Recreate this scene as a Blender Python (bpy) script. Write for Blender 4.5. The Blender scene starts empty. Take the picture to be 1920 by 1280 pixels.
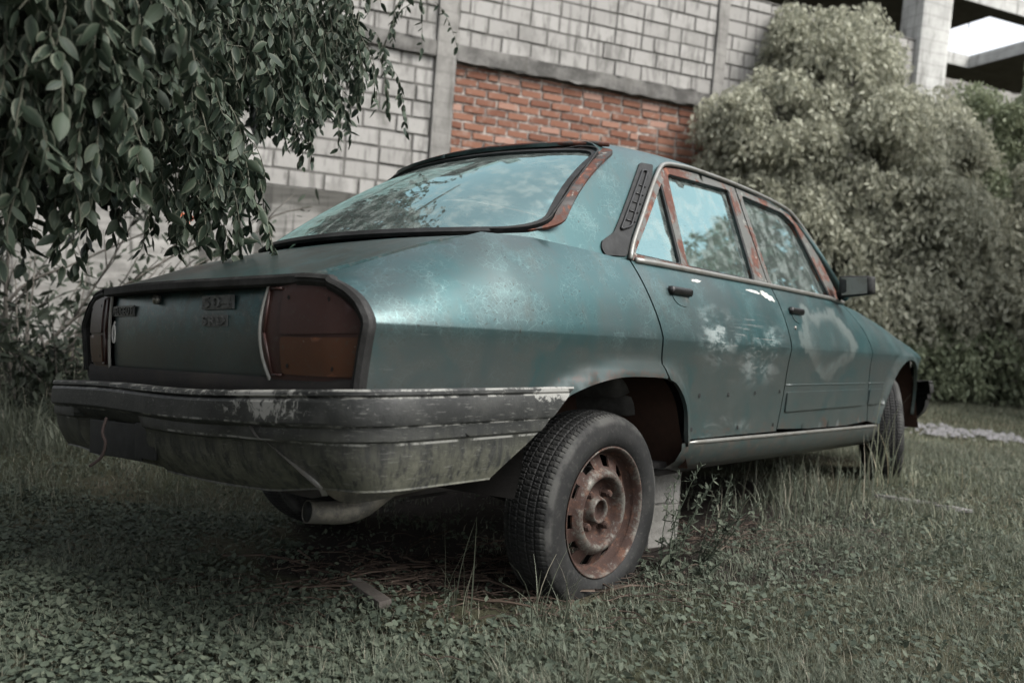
import bpy, bmesh, math, random
import numpy as np
from mathutils import Vector, Matrix
from mathutils.geometry import delaunay_2d_cdt

SC = bpy.context.scene
COL = SC.collection
R_ = math.radians
random.seed(7)
RNG = np.random.default_rng(11)

# ------------------------------------------------------------------ camera
cam_d = bpy.data.cameras.new('camera')
cam = bpy.data.objects.new('camera', cam_d)
COL.objects.link(cam)
SC.camera = cam
CAM_P = Vector((0.0, 0.0, 0.92))
_r = Vector((0.997029, 0.004438, 0.076904)).normalized()
_f = Vector((0.0, 0.998339, -0.057616)).normalized()
_r = (_r - _f * _r.dot(_f)).normalized()
_u = _r.cross(_f)
cam.matrix_world = Matrix(((_r.x, _u.x, -_f.x, CAM_P.x), (_r.y, _u.y, -_f.y, CAM_P.y),
                           (_r.z, _u.z, -_f.z, CAM_P.z), (0, 0, 0, 1)))
cam_d.sensor_width = 36.0
cam_d.lens = 28.25
cam_d.clip_start = 0.05
cam_d.clip_end = 2000
cam_d.dof.use_dof = True
cam_d.dof.focus_distance = 2.35
cam_d.dof.aperture_fstop = 2.6

# ------------------------------------------------------------------ sky and sun (bright overcast)
SUN_EL, SUN_AZ = R_(50), R_(118)      # azimuth clockwise from +Y (the way the camera looks)
w = bpy.data.worlds.new('World'); SC.world = w
w.use_nodes = True
wn = w.node_tree.nodes; wl = w.node_tree.links
bg = wn['Background']
sky = wn.new('ShaderNodeTexSky'); sky.sky_type = 'NISHITA'
sky.sun_disc = False
sky.sun_elevation = SUN_EL; sky.sun_rotation = SUN_AZ
sky.air_density = 1.0; sky.dust_density = 4.0; sky.ozone_density = 1.0
hs = wn.new('ShaderNodeHueSaturation'); hs.inputs['Saturation'].default_value = 0.22
wl.new(sky.outputs[0], hs.inputs['Color'])
wl.new(hs.outputs[0], bg.inputs['Color'])
bg.inputs['Strength'].default_value = 0.15
sd = bpy.data.lights.new('sun', 'SUN'); so = bpy.data.objects.new('sun', sd); COL.objects.link(so)
sd.energy = 1.4; sd.angle = R_(26); sd.color = (1.0, 0.97, 0.92)
dv = Vector((math.sin(SUN_AZ) * math.cos(SUN_EL), math.cos(SUN_AZ) * math.cos(SUN_EL), math.sin(SUN_EL)))
so.rotation_euler = dv.to_track_quat('Z', 'Y').to_euler()
so.location = (0, 0, 12)
SC.view_settings.view_transform = 'Standard'
SC.view_settings.look = 'None'
SC.view_settings.exposure = 1.45
SC.view_settings.gamma = 1.0
SC.render.engine = 'CYCLES'
SC.cycles.max_bounces = 6
SC.cycles.transparent_max_bounces = 12

# ------------------------------------------------------------------ node helper
class NT:
    def __init__(s, name):
        s.m = bpy.data.materials.new(name); s.m.use_nodes = True
        s.t = s.m.node_tree; s.b = s.t.nodes['Principled BSDF']
        s.out = s.t.nodes['Material Output']; s._o = None
    def n(s, ty, **kw):
        x = s.t.nodes.new('ShaderNode' + ty)
        for k, v in kw.items(): setattr(x, k, v)
        return x
    def put(s, sock, v):
        if isinstance(v, bpy.types.NodeSocket): s.t.links.new(v, sock)
        elif isinstance(v, (tuple, list)):
            sock.default_value = tuple(v) + ((1.0,) if len(v) == 3 and sock.type == 'RGBA' else ())
        else: sock.default_value = v
    def obj(s):
        if s._o is None: s._o = s.n('TexCoord').outputs['Object']
        return s._o
    def mapv(s, scale=(1, 1, 1), loc=(0, 0, 0), rot=(0, 0, 0), vec=None):
        x = s.n('Mapping'); s.put(x.inputs['Vector'], vec or s.obj())
        x.inputs['Scale'].default_value = scale; x.inputs['Location'].default_value = loc; x.inputs['Rotation'].default_value = rot
        return x.outputs[0]
    def noise(s, scale, detail=4, rough=.55, vec=None, dist=0.0):
        x = s.n('TexNoise'); s.put(x.inputs['Vector'], vec or s.obj())
        x.inputs['Scale'].default_value = scale; x.inputs['Detail'].default_value = detail
        x.inputs['Roughness'].default_value = rough; x.inputs['Distortion'].default_value = dist
        return x.outputs['Fac']
    def vor(s, scale, vec=None, feat='F1', out='Distance', rnd=1.0):
        x = s.n('TexVoronoi', feature=feat); s.put(x.inputs['Vector'], vec or s.obj())
        x.inputs['Scale'].default_value = scale; x.inputs['Randomness'].default_value = rnd
        return x.outputs[out]
    def step(s, fac, a, b, lo=0.0, hi=1.0):
        x = s.n('MapRange', interpolation_type='SMOOTHSTEP'); s.put(x.inputs['Value'], fac)
        for i, v in enumerate((a, b, lo, hi)): s.put(x.inputs[i + 1], v)
        return x.outputs[0]
    def math(s, op, a, b=0.0, c=None):
        x = s.n('Math', operation=op); s.put(x.inputs[0], a); s.put(x.inputs[1], b)
        if c is not None: s.put(x.inputs[2], c)
        return x.outputs[0]
    def mix(s, f, a, b):
        x = s.n('Mix', data_type='RGBA'); s.put(x.inputs[0], f); s.put(x.inputs[6], a); s.put(x.inputs[7], b)
        return x.outputs[2]
    def mixf(s, f, a, b):
        x = s.n('Mix', data_type='FLOAT'); s.put(x.inputs[0], f); s.put(x.inputs[2], a); s.put(x.inputs[3], b)
        return x.outputs[0]
    def attr(s, name, out='Fac'):
        return s.n('Attribute', attribute_name=name).outputs[out]
    def ball(s, c, r, soft=.5):
        """1 inside an ellipsoid round c with radii r, fading to 0 at its edge"""
        x = s.n('VectorMath', operation='SUBTRACT'); s.put(x.inputs[0], s.obj()); x.inputs[1].default_value = c
        y = s.n('VectorMath', operation='DIVIDE'); s.put(y.inputs[0], x.outputs[0]); y.inputs[1].default_value = r
        z = s.n('VectorMath', operation='LENGTH'); s.put(z.inputs[0], y.outputs[0])
        return s.step(z.outputs['Value'], 1.0, soft, 0.0, 1.0)
    def bump(s, h, strength=.5, dist=.01, prev=None):
        x = s.n('Bump'); s.put(x.inputs['Height'], h); x.inputs['Strength'].default_value = strength
        x.inputs['Distance'].default_value = dist
        if prev: s.put(x.inputs['Normal'], prev)
        return x.outputs[0]
    def set(s, col=None, rough=None, metal=None, normal=None, spec=None, **kw):
        b = s.b.inputs
        if col is not None: s.put(b['Base Color'], col)
        if rough is not None: s.put(b['Roughness'], rough)
        if metal is not None: s.put(b['Metallic'], metal)
        if normal is not None: s.put(b['Normal'], normal)
        if spec is not None: s.put(b['Specular IOR Level'], spec)
        for k, v in kw.items(): s.put(b[k.replace('_', ' ')], v)
        return s.m

# ------------------------------------------------------------------ object helpers
def tag(o, label=None, cat=None, group=None, kind=None):
    if label: o['label'] = label
    if cat: o['category'] = cat
    if group: o['group'] = group
    if kind: o['kind'] = kind
    return o
def empty(name, loc=(0, 0, 0), mw=None):
    o = bpy.data.objects.new(name, None); COL.objects.link(o); o.location = loc
    if mw is not None: o.matrix_world = mw
    o.empty_display_size = .1
    return o
def link_mesh(name, me, mat=None, parent=None):
    o = bpy.data.objects.new(name, me); COL.objects.link(o)
    if mat is not None and not me.materials:
        for m in (mat if isinstance(mat, (list, tuple)) else [mat]): me.materials.append(m)
    if parent is not None: o.parent = parent
    return o
def bm_obj(name, bm, mat=None, parent=None, smooth=True, warp=None, sharp=None):
    if sharp:
        bm.normal_update()
        for e in bm.edges:
            if len(e.link_faces) == 2 and e.calc_face_angle(0) > sharp: e.smooth = False
    if warp:
        for v in bm.verts: v.co = warp(v.co)
    me = bpy.data.meshes.new(name)
    for f in bm.faces: f.smooth = smooth
    bm.to_mesh(me); bm.free()
    return link_mesh(name, me, mat, parent)
def np_mesh(name, V, F, mat=None, parent=None, uv=None, attrs=None, smooth=True):
    """V (n,3), F (m,k) with k = 3 or 4; uv per vertex; attrs {name: per vertex floats}"""
    V = np.asarray(V, np.float32); F = np.asarray(F, np.int32); k = F.shape[1]
    me = bpy.data.meshes.new(name)
    me.vertices.add(len(V)); me.vertices.foreach_set('co', V.ravel())
    me.loops.add(F.size); me.loops.foreach_set('vertex_index', F.ravel())
    me.polygons.add(len(F)); me.polygons.foreach_set('loop_start', np.arange(0, F.size, k, dtype=np.int32))
    me.polygons.foreach_set('loop_total', np.full(len(F), k, np.int32))
    me.polygons.foreach_set('use_smooth', np.full(len(F), smooth, bool))
    if uv is not None:
        l = me.uv_layers.new(name='UVMap'); l.data.foreach_set('uv', np.asarray(uv, np.float32)[F.ravel()].ravel())
    for a, d in (attrs or {}).items():
        at = me.attributes.new(a, 'FLOAT', 'POINT'); at.data.foreach_set('value', np.asarray(d, np.float32))
    me.update(calc_edges=True)
    return link_mesh(name, me, mat, parent)
def scatter(name, tv, tf, tuv, M, L, mat, parent=None, smooth=True):
    """many copies of one small template (tv verts, tf faces) baked into a single mesh; M (n,3,3), L (n,3)"""
    n = len(L); tv = np.asarray(tv, float); tf = np.asarray(tf)
    V = np.einsum('nij,kj->nki', M, tv) + L[:, None, :]
    F = (tf[None] + (np.arange(n) * len(tv))[:, None, None]).reshape(-1, tf.shape[1])
    r = np.repeat(RNG.random(n), len(tv))
    uv = np.tile(np.asarray(tuv, float), (n, 1))
    return np_mesh(name, V.reshape(-1, 3), F, mat, parent, uv, {'rnd': r}, smooth)
def rotz(a):
    c, s = np.cos(a), np.sin(a); z = np.zeros_like(a); o = np.ones_like(a)
    return np.stack([np.stack([c, -s, z], -1), np.stack([s, c, z], -1), np.stack([z, z, o], -1)], -2)
def rotx(a):
    c, s = np.cos(a), np.sin(a); z = np.zeros_like(a); o = np.ones_like(a)
    return np.stack([np.stack([o, z, z], -1), np.stack([z, c, -s], -1), np.stack([z, s, c], -1)], -2)
def roty(a):
    c, s = np.cos(a), np.sin(a); z = np.zeros_like(a); o = np.ones_like(a)
    return np.stack([np.stack([c, z, s], -1), np.stack([z, o, z], -1), np.stack([-s, z, c], -1)], -2)
def ip(x, pts):
    return float(np.interp(x, [p[0] for p in pts], [p[1] for p in pts]))
def sm(a, b, x):
    t = min(1, max(0, (x - a) / (b - a))); return t * t * (3 - 2 * t)
def spl(pts, step=.02, closed=False):
    """Catmull-Rom through the points"""
    P = [np.array(p, float) for p in pts]; n = len(P); out = []
    for i in range(n if closed else n - 1):
        g = (lambda j: P[j % n]) if closed else (lambda j: P[min(max(j, 0), n - 1)])
        a, b, c, d = g(i - 1), g(i), g(i + 1), g(i + 2)
        k = max(1, int(math.ceil(np.linalg.norm(c - b) / step)))
        for j in range(k):
            t = j / k
            out.append(.5 * (2 * b + (c - a) * t + (2 * a - 5 * b + 4 * c - d) * t * t + (3 * b - a - 3 * c + d) * t ** 3))
    if not closed: out.append(P[-1])
    return out
def off_poly(poly, d):
    P = [np.array(p) for p in poly]; n = len(P); A = sum(P[i][0] * P[(i + 1) % n][1] - P[(i + 1) % n][0] * P[i][1] for i in range(n)); s = 1 if A > 0 else -1
    out = []
    for i in range(n):
        t = P[(i + 1) % n] - P[i - 1]; t = t / (np.linalg.norm(t) + 1e-9); out.append(tuple(P[i] + s * d * np.array((-t[1], t[0]))))
    return out
def box(bm, x0, x1, y0, y1, z0, z1, bev=0.0, M=None):
    vs = [bm.verts.new((x, y, z)) for x in (x0, x1) for y in (y0, y1) for z in (z0, z1)]
    fs = [(0, 1, 3, 2), (4, 6, 7, 5), (0, 4, 5, 1), (2, 3, 7, 6), (0, 2, 6, 4), (1, 5, 7, 3)]
    nf = [bm.faces.new([vs[i] for i in f]) for f in fs]
    if bev > 0:
        es = list({e for f in nf for e in f.edges})
        r = bmesh.ops.bevel(bm, geom=es, offset=bev, segments=2, affect='EDGES', profile=.7)
        vs = list({v for f in r['faces'] for v in f.verts} | {v for v in vs if v.is_valid})
    if M is not None:
        for v in vs: v.co = M @ v.co
    return vs
def tube(bm, pts, r, seg=8, cap=True, ell=None):
    """round tube along points; r number or list; ell squashes the second axis"""
    P = [Vector(p) for p in pts]; n = len(P); rs = r if isinstance(r, (list, tuple)) else [r] * n
    rings = []; up = None
    for i, p in enumerate(P):
        d = (P[min(i + 1, n - 1)] - P[max(i - 1, 0)]).normalized()
        if up is None: up = Vector((0, 0, 1)) if abs(d.z) < .9 else Vector((1, 0, 0))
        a = d.cross(up).normalized(); b = a.cross(d).normalized(); up = b
        rings.append([bm.verts.new(p + a * math.cos(2 * math.pi * k / seg) * rs[i] + b * math.sin(2 * math.pi * k / seg) * rs[i] * (ell or 1)) for k in range(seg)])
    for A, B in zip(rings, rings[1:]):
        for k in range(seg): bm.faces.new((A[k], A[(k + 1) % seg], B[(k + 1) % seg], B[k]))
    if cap and seg > 2:
        bm.faces.new(rings[0][::-1]); bm.faces.new(rings[-1])
    return rings
def grid_surf(bm, fn, us, vs, closed_u=False):
    g = [[bm.verts.new(fn(a, b)) for b in vs] for a in us]
    n = len(us)
    for i in range(n if closed_u else n - 1):
        for j in range(len(vs) - 1):
            bm.faces.new((g[i][j], g[(i + 1) % n][j], g[(i + 1) % n][j + 1], g[i][j + 1]))
    return g
def in_poly(P, poly):
    P = np.asarray(P); x, y = P[:, 0], P[:, 1]; c = np.zeros(len(P), bool); n = len(poly)
    for i in range(n):
        x1, y1 = poly[i]; x2, y2 = poly[(i + 1) % n]
        if y1 == y2: continue
        m = ((y1 > y) != (y2 > y)) & (x < (x2 - x1) * (y - y1) / (y2 - y1) + x1)
        c ^= m
    return c
def resamp(poly, sp):
    out = []; n = len(poly)
    for i in range(n):
        a = np.array(poly[i], float); b = np.array(poly[(i + 1) % n], float)
        d = np.linalg.norm(b - a)
        if d < 1e-5: continue
        k = max(1, int(round(d / sp)))
        for j in range(k): out.append(a + (b - a) * j / k)
    return out
def panel(name, outline, fn, out, sp=.03, holes=(), mat=None, parent=None, flange=.014, warp=None, mirror=False, merge_mirror=False, asp=1.0, lines=()):
    """sheet-metal panel: 2-D outline (with holes) triangulated finely, mapped through fn to 3-D, edges turned inward.
    out = direction that the outside faces"""
    loops = [resamp(outline, sp)] + [resamp(h, sp) for h in holes]
    V = []; E = []
    for L in loops:
        s = len(V); V += [tuple(p) for p in L]; E += [(s + i, s + (i + 1) % len(L)) for i in range(len(L))]
    for (p, q) in lines:          # fold lines inside the panel
        k = int(math.dist(p, q) / sp); pl = [(p[0] + (q[0] - p[0]) * i / k, p[1] + (q[1] - p[1]) * i / k) for i in range(k + 1)]
        ok = in_poly(pl, off_poly(loops[0], sp * .3)); pl = [c for c, o in zip(pl, ok) if o]
        for h in loops[1:]: pl = [c for c, o in zip(pl, in_poly(pl, h)) if not o]
        s = len(V); V += pl; E += [(s + i, s + i + 1) for i in range(len(pl) - 1) if math.dist(pl[i], pl[i + 1]) < sp * 1.6]
    A = np.array(V); lo = A.min(0); hi = A.max(0)
    gx = np.arange(lo[0] + sp / 2, hi[0], sp); gy = np.arange(lo[1] + sp / 2, hi[1], sp / asp)
    G = np.array([(x + (sp / 2 if j % 2 else 0), y) for j, y in enumerate(gy) for x in gx])
    m = in_poly(G, loops[0])
    for h in loops[1:]: m &= ~in_poly(G, h)
    G = G[m]
    if len(G):
        d = np.min(np.linalg.norm(G[:, None, :] - A[None], axis=2), axis=1); G = G[d > sp * .45 / asp]
    nb = len(V); V += [tuple(p) for p in G]
    r = delaunay_2d_cdt([Vector(v) for v in V], E, [], 0, 1e-6)
    vv, ff = r[0], r[2]
    C = np.array([[sum(vv[i][k] for i in f) / len(f) for k in (0, 1)] for f in ff])
    keep = in_poly(C, loops[0])
    for h in loops[1:]: keep &= ~in_poly(C, h)
    bm = bmesh.new(); out = Vector(out)
    bv = {}
    def gv(i):
        if i not in bv: bv[i] = bm.verts.new(fn(vv[i][0], vv[i][1]))
        return bv[i]
    for f, k in zip(ff, keep):
        if not k: continue
        vs = [gv(i) for i in f]
        try: bm.faces.new(vs)
        except ValueError: pass
    fold = {v for v in bm.verts if lines and abs(v.co.z - lines[0][0][1]) < 1e-4}
    bm.normal_update()
    for f in bm.faces:
        if f.normal.dot(out) < 0: f.normal_flip()
    bm.normal_update()
    if merge_mirror:
        g = bmesh.ops.duplicate(bm, geom=bm.verts[:] + bm.edges[:] + bm.faces[:])
        dup = [x for x in g['geom'] if isinstance(x, bmesh.types.BMVert)]
        for v in dup: v.co.y = -v.co.y
        bmesh.ops.reverse_faces(bm, faces=[x for x in g['geom'] if isinstance(x, bmesh.types.BMFace)])
        bmesh.ops.remove_doubles(bm, verts=bm.verts[:], dist=.0006)
        bm.normal_update()
    if mirror:
        for v in bm.verts: v.co.y = -v.co.y
        bmesh.ops.reverse_faces(bm, faces=bm.faces[:]); bm.normal_update()
    if warp:
        for v in bm.verts: v.co = warp(v.co)
        bm.normal_update()
    for f in bm.faces: f.smooth = True
    if lines:
        for e in bm.edges:
            if e.verts[0] in fold and e.verts[1] in fold: e.smooth = True
    if flange:
        be = [e for e in bm.edges if e.is_boundary]
        nm = {v: v.normal.copy() for e in be for v in e.verts}
        r = bmesh.ops.extrude_edge_only(bm, edges=be)
        nv = [x for x in r['geom'] if isinstance(x, bmesh.types.BMVert)]
        for v in nv:
            o = min((e.other_vert(v) for e in v.link_edges if e.other_vert(v) in nm), key=lambda q: (q.co - v.co).length, default=None)
            if o is not None: v.co = v.co - nm[o] * flange
        for e in be: e.smooth = False
    me = bpy.data.meshes.new(name); bm.to_mesh(me); bm.free()
    return link_mesh(name, me, mat, parent)
# ------------------------------------------------------------------ materials
def m_paint(name='faded_teal_paint', dirt=0.0):
    t = NT(name)
    big = t.noise(2.6, 5, .6); fine = t.noise(38, 6, .65); mid = t.noise(9, 6, .62, dist=.6)
    teal = (.029, .076, .080); grey = (.046, .070, .071); pale = (.092, .155, .155)
    c = t.mix(t.step(big, .38, .62), teal, grey)
    # pale hair-thin scratches where the lacquer has died
    sc = t.vor(34, t.mapv((1, 1, 1.3), rot=(.4, .7, .2)), 'DISTANCE_TO_EDGE')
    sc2 = t.vor(58, t.mapv((1.2, .8, 1), rot=(1.1, .2, .9)), 'DISTANCE_TO_EDGE')
    line = t.math('ADD', t.step(sc, .035, .0), t.step(sc2, .04, .0))
    line = t.math('MULTIPLY', line, t.step(mid, .42, .58))
    c = t.mix(t.math('MULTIPLY', line, .55), c, pale)
    c = t.mix(t.math('MULTIPLY', t.step(mid, .52, .75), .35), c, pale)
    # chalk-white rubbed patches on the doors
    rub = None
    for ctr, r in (((.55, -.83, .70), (.22, .12, .15)), ((.86, -.84, .62), (.24, .12, .13)), ((1.0, -.8, .66), (.18, .12, .17)), ((.70, -.79, .37), (.3, .12, .07))):
        b = t.ball(ctr, r, .1); rub = b if rub is None else t.math('MAXIMUM', rub, b)
    rn = t.noise(7, 12, .74, t.mapv((1, 1, 2.4)), dist=.35)
    rub = t.math('MULTIPLY', rub, t.math('ADD', t.step(rn, .44, .62, 0.0, .5), t.step(rn, .545, .565, 0.0, .5)))
    c = t.mix(t.math('MULTIPLY', rub, .60), c, (.20, .225, .215))
    # ring of chalk round a big blotch on the front door
    x = t.n('VectorMath', operation='SUBTRACT'); t.put(x.inputs[0], t.obj()); x.inputs[1].default_value = (1.62, -.8, .72)
    y = t.n('VectorMath', operation='DIVIDE'); t.put(y.inputs[0], x.outputs[0]); y.inputs[1].default_value = (.30, .5, .14)
    z = t.n('VectorMath', operation='LENGTH'); t.put(z.inputs[0], y.outputs[0])
    rr = t.math('ADD', z.outputs['Value'], t.math('MULTIPLY', t.math('SUBTRACT', t.noise(6, 5, .6), .5), 1.7))
    ring = t.math('MULTIPLY', t.step(rr, .55, .95), t.step(rr, 1.15, 1.0))
    c = t.mix(t.math('MULTIPLY', ring, .65), c, (.19, .22, .21))
    c = t.mix(t.math('MULTIPLY', t.step(rr, .95, .6), .25), c, (.10, .115, .11))
    # long thin horizontal scratches on the rear door
    ln = t.noise(14, 3, .6, t.mapv((.35, 1, 9.0), rot=(0, .10, 0)))
    ln = t.math('MULTIPLY', t.step(ln, .615, .64), t.ball((.86, -.84, .66), (.34, .2, .18), .3))
    c = t.mix(ln, c, (.22, .23, .22))
    # rust creeping up from the seams, sharp little chips everywhere
    zz = t.n('SeparateXYZ'); t.put(zz.inputs[0], t.obj())
    seam = t.step(zz.outputs[2], .44, .34); seam = t.math('MAXIMUM', seam, t.ball((0, -.84, .56), (.5, .3, .05), .3))
    rs = t.noise(26, 9, .75); rs = t.step(t.math('ADD', rs, t.math('MULTIPLY', seam, .15)), .67, .685)
    c = t.mix(rs, c, t.mix(fine, (.060, .024, .014), (.020, .012, .009)))
    cs = t.step(t.noise(64, 8, .8, t.mapv((1, 1, 1.4))), .735, .745); c = t.mix(t.math('MULTIPLY', cs, t.step(big, .45, .55)), c, (.19, .21, .20))
    hs_ = t.noise(40, 4, .7, t.mapv((.10, 1, 3.0), rot=(0, .35, 0))); c = t.mix(t.math('MULTIPLY', t.step(hs_, .69, .71), .5), c, (.15, .18, .175))
    # specks of grime and chips
    sp = t.math('MULTIPLY', t.step(t.noise(120, 3, .6), .60, .68), t.step(mid, .40, .55))
    c = t.mix(t.math('MULTIPLY', sp, .75), c, (.02, .022, .02))
    vs = t.vor(16); vn = t.step(t.math('ADD', vs, t.math('MULTIPLY', fine, .05)), .062, .05)
    c = t.mix(t.math('MULTIPLY', vn, t.step(big, .56, .60)), c, (.30, .33, .32))
    # dust and mould washed into flow marks
    fl = t.noise(6, 6, .6, t.mapv((3.0, 3.0, .45)))
    c = t.mix(t.math('MULTIPLY', t.step(fl, .50, .72), .30), c, (.060, .064, .056))
    if dirt > 0:
        d = t.noise(16, 8, .7, t.mapv((.5, 1.0, 1)), dist=.4)
        c = t.mix(t.math('MULTIPLY', t.step(d, .40, .62), dirt), c, (.040, .045, .040))
        d2 = t.noise(50, 5, .7)
        c = t.mix(t.math('MULTIPLY', t.step(d2, .55, .66), dirt * .8), c, (.11, .115, .105))
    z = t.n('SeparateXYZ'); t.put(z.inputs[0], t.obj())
    du = t.math('MULTIPLY', t.step(t.math('ADD', z.outputs[2], t.math('MULTIPLY', t.math('SUBTRACT', big, .5), .10)), .70, .63), t.step(mid, .25, .6, .35, .8))  # below the crease: road dust, with the ground's dark reflection put into the colour
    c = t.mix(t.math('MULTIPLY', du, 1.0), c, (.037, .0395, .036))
    rg = t.mixf(mid, .33, .48)
    rg = t.mixf(rub, rg, .7)
    nb = t.bump(fine, .05, .004, t.bump(t.noise(3.2, 3, .5), .10, .03))
    t.set(c, rg, t.mixf(t.math('MAXIMUM', rub, rs), t.mixf(du, .66, .16), .0), nb, .5, Coat_Weight=.12, Coat_Roughness=.28)
    return t.m
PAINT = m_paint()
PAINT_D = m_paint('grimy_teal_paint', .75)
def m_rusty(name, base, amt, rough=.6, scale=9):
    t = NT(name)
    n = t.noise(scale, 7, .68, dist=.5); f = t.noise(60, 5, .7)
    rust = t.mix(f, (.085, .028, .016), (.035, .017, .013))
    rust = t.mix(t.step(t.noise(24, 5, .6), .5, .7), rust, (.15, .055, .032))
    k = t.step(n, .72 - amt * .5, .80 - amt * .5)
    c = t.mix(k, base, rust)
    c = t.mix(t.math('MULTIPLY', t.step(t.noise(30, 5, .7), .60, .68), .6), c, (.30, .30, .27))
    return t.set(c, t.mixf(k, rough, .85), 0.0, t.bump(t.math('ADD', f, n), .35, .004), .35)
RUST_FRAME = m_rusty('rusty_door_frame', (.060, .062, .056), .50, .5, 7)
RUST_FLANGE = m_rusty('rust_red_flange', (.028, .024, .022), .50, .6, 14)
def m_plain(name, col, rough=.6, metal=0.0, var=.35, scale=20, bump=.15, spec=.4, alt=None):
    t = NT(name); n = t.noise(scale, 6, .65); n2 = t.noise(scale * 5, 4, .6)
    alt = alt or tuple(min(1, x * 2.2 + .015) for x in col)
    c = t.mix(t.math('MULTIPLY', t.step(n, .42, .68), var), col, alt)
    c = t.mix(t.math('MULTIPLY', t.step(n2, .62, .72), var), c, alt)
    return t.set(c, rough, metal, t.bump(n2, bump, .003), spec)
RUBBER = m_plain('dusty_black_rubber', (.010, .010, .0095), .68, var=.5, scale=16, spec=.22, bump=.3)
SEAL = m_plain('black_window_seal', (.009, .0095, .0095), .6, var=.35, scale=24, spec=.22)
CHROME = m_plain('dull_chrome_strip', (.20, .20, .185), .38, .6, .7, 16, .15, .5, (.14, .13, .11))
DARK = m_plain('dark_underside', (.012, .011, .010), .9, var=.5, scale=6, alt=(.035, .028, .022))
INNER = m_plain('dark_interior_cloth', (.035, .034, .031), .9, var=.4)
BADGE = m_plain('blackened_badge', (.006, .006, .006), .35, .2, .25, 60)
BADGE_L = m_plain('worn_badge_letter', (.055, .058, .056), .4, .2, .5, 60)
WHITE = m_plain('white_plastic_strip', (.26, .26, .24), .5, 0, .5, 30, .1, .4, (.16, .16, .14))
def m_well():
    t = NT('rusty_wheel_well'); n = t.noise(7, 6, .65); f = t.noise(40, 5, .6)
    rust = t.mix(f, (.040, .020, .013), (.018, .011, .008))
    z = t.n('SeparateXYZ'); t.put(z.inputs[0], t.obj())
    front = t.math('ADD', t.step(z.outputs[0], .12, .32), t.math('SUBTRACT', n, .55))
    c = t.mix(t.step(front, .1, .7), (.012, .011, .010), rust)
    return t.set(c, .9, 0, t.bump(f, .4, .004), .2)
WELL = m_well()
def m_bumper():
    t = NT('flaking_black_bumper')
    n = t.noise(7, 8, .70, t.mapv((1, 1, .75)), dist=.4); f = t.noise(45, 6, .7)
    c = t.mix(t.step(n, .40, .66), (.011, .012, .0115), (.026, .027, .025))
    # streaks of green-grey mould running down the lower half
    st = t.noise(13, 5, .7, t.mapv((3.2, 3.2, .35)))
    z = t.n('SeparateXYZ'); t.put(z.inputs[0], t.obj())
    low = t.step(z.outputs[2], .47, .33)
    c = t.mix(t.math('MULTIPLY', t.math('MULTIPLY', t.step(st, .38, .56), low), .9), c, (.062, .063, .048))
    c = t.mix(t.math('MULTIPLY', t.math('MULTIPLY', t.step(t.noise(26, 8, .75), .50, .62), low), .7), c, (.085, .085, .066))
    # paint that has peeled off in ragged flakes, densest round the right of the rear face
    fn = t.noise(27, 12, .78, t.mapv((1.0, 1.0, .8)), dist=1.0)
    zone = t.math('MAXIMUM', t.ball((-1.04, -.56, .50), (.3, .34, .12), .05), t.ball((-.42, -.9, .52), (.14, .2, .04), .3))
    zone = t.math('MAXIMUM', zone, t.math('MULTIPLY', t.ball((-.9, -.2, .52), (1.0, 1.2, .10), .2), .62))
    lip = t.math('MULTIPLY', t.step(z.outputs[2], .512, .520), .5)
    thr = t.math('SUBTRACT', t.math('SUBTRACT', .79, t.math('MULTIPLY', zone, .31)), t.math('MULTIPLY', lip, .10))
    k = t.step(t.math('SUBTRACT', fn, thr), 0.0, .012)
    c = t.mix(k, c, t.mix(f, (.12, .12, .11), (.23, .23, .215)))
    fl2 = t.step(t.math('ADD', t.noise(52, 8, .78, dist=.5), t.math('MULTIPLY', zone, .06)), .655, .67)
    c = t.mix(t.math('MULTIPLY', fl2, t.step(z.outputs[2], .40, .46, .35, 1.0)), c, (.15, .15, .138))
    for zz_ in (.5365, .5215, .4605, .4235):
        ln_ = t.math('MULTIPLY', t.step(t.math('ABSOLUTE', t.math('SUBTRACT', z.outputs[2], zz_)), .0035, .0012), t.step(t.noise(11, 8, .75), .47, .56))
        c = t.mix(t.math('MULTIPLY', ln_, .8), c, (.20, .20, .185))
    # fine pale streaks scattered over the bumper
    sc = t.math('MULTIPLY', t.step(t.noise(90, 3, .6, t.mapv((.4, .4, 3))), .60, .68), .35)
    c = t.mix(sc, c, (.14, .14, .13))
    return t.set(c, t.mixf(f, .42, .66), 0, t.bump(k, -.6, .003, t.bump(f, .35, .004)), .32)
BUMPER = m_bumper()
def m_lens(name, a, b):
    t = NT(name); n = t.noise(14, 6, .65); f = t.noise(80, 4, .6)
    c = t.mix(n, a, b); c = t.mix(t.math('MULTIPLY', t.step(f, .56, .72), .6), c, (.040, .036, .030))
    d = t.vor(40); c = t.mix(t.math('MULTIPLY', t.step(d, .10, .05), t.step(n, .5, .6)), c, (.12, .11, .10))
    return t.set(c, .42, 0, t.bump(f, .08, .002), .35, Coat_Weight=.06, Coat_Roughness=.3)
LENS_R = m_lens('dull_red_lens', (.036, .014, .012), (.024, .013, .011))
LENS_A = m_lens('dull_amber_lens', (.062, .023, .010), (.036, .018, .011))
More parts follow.
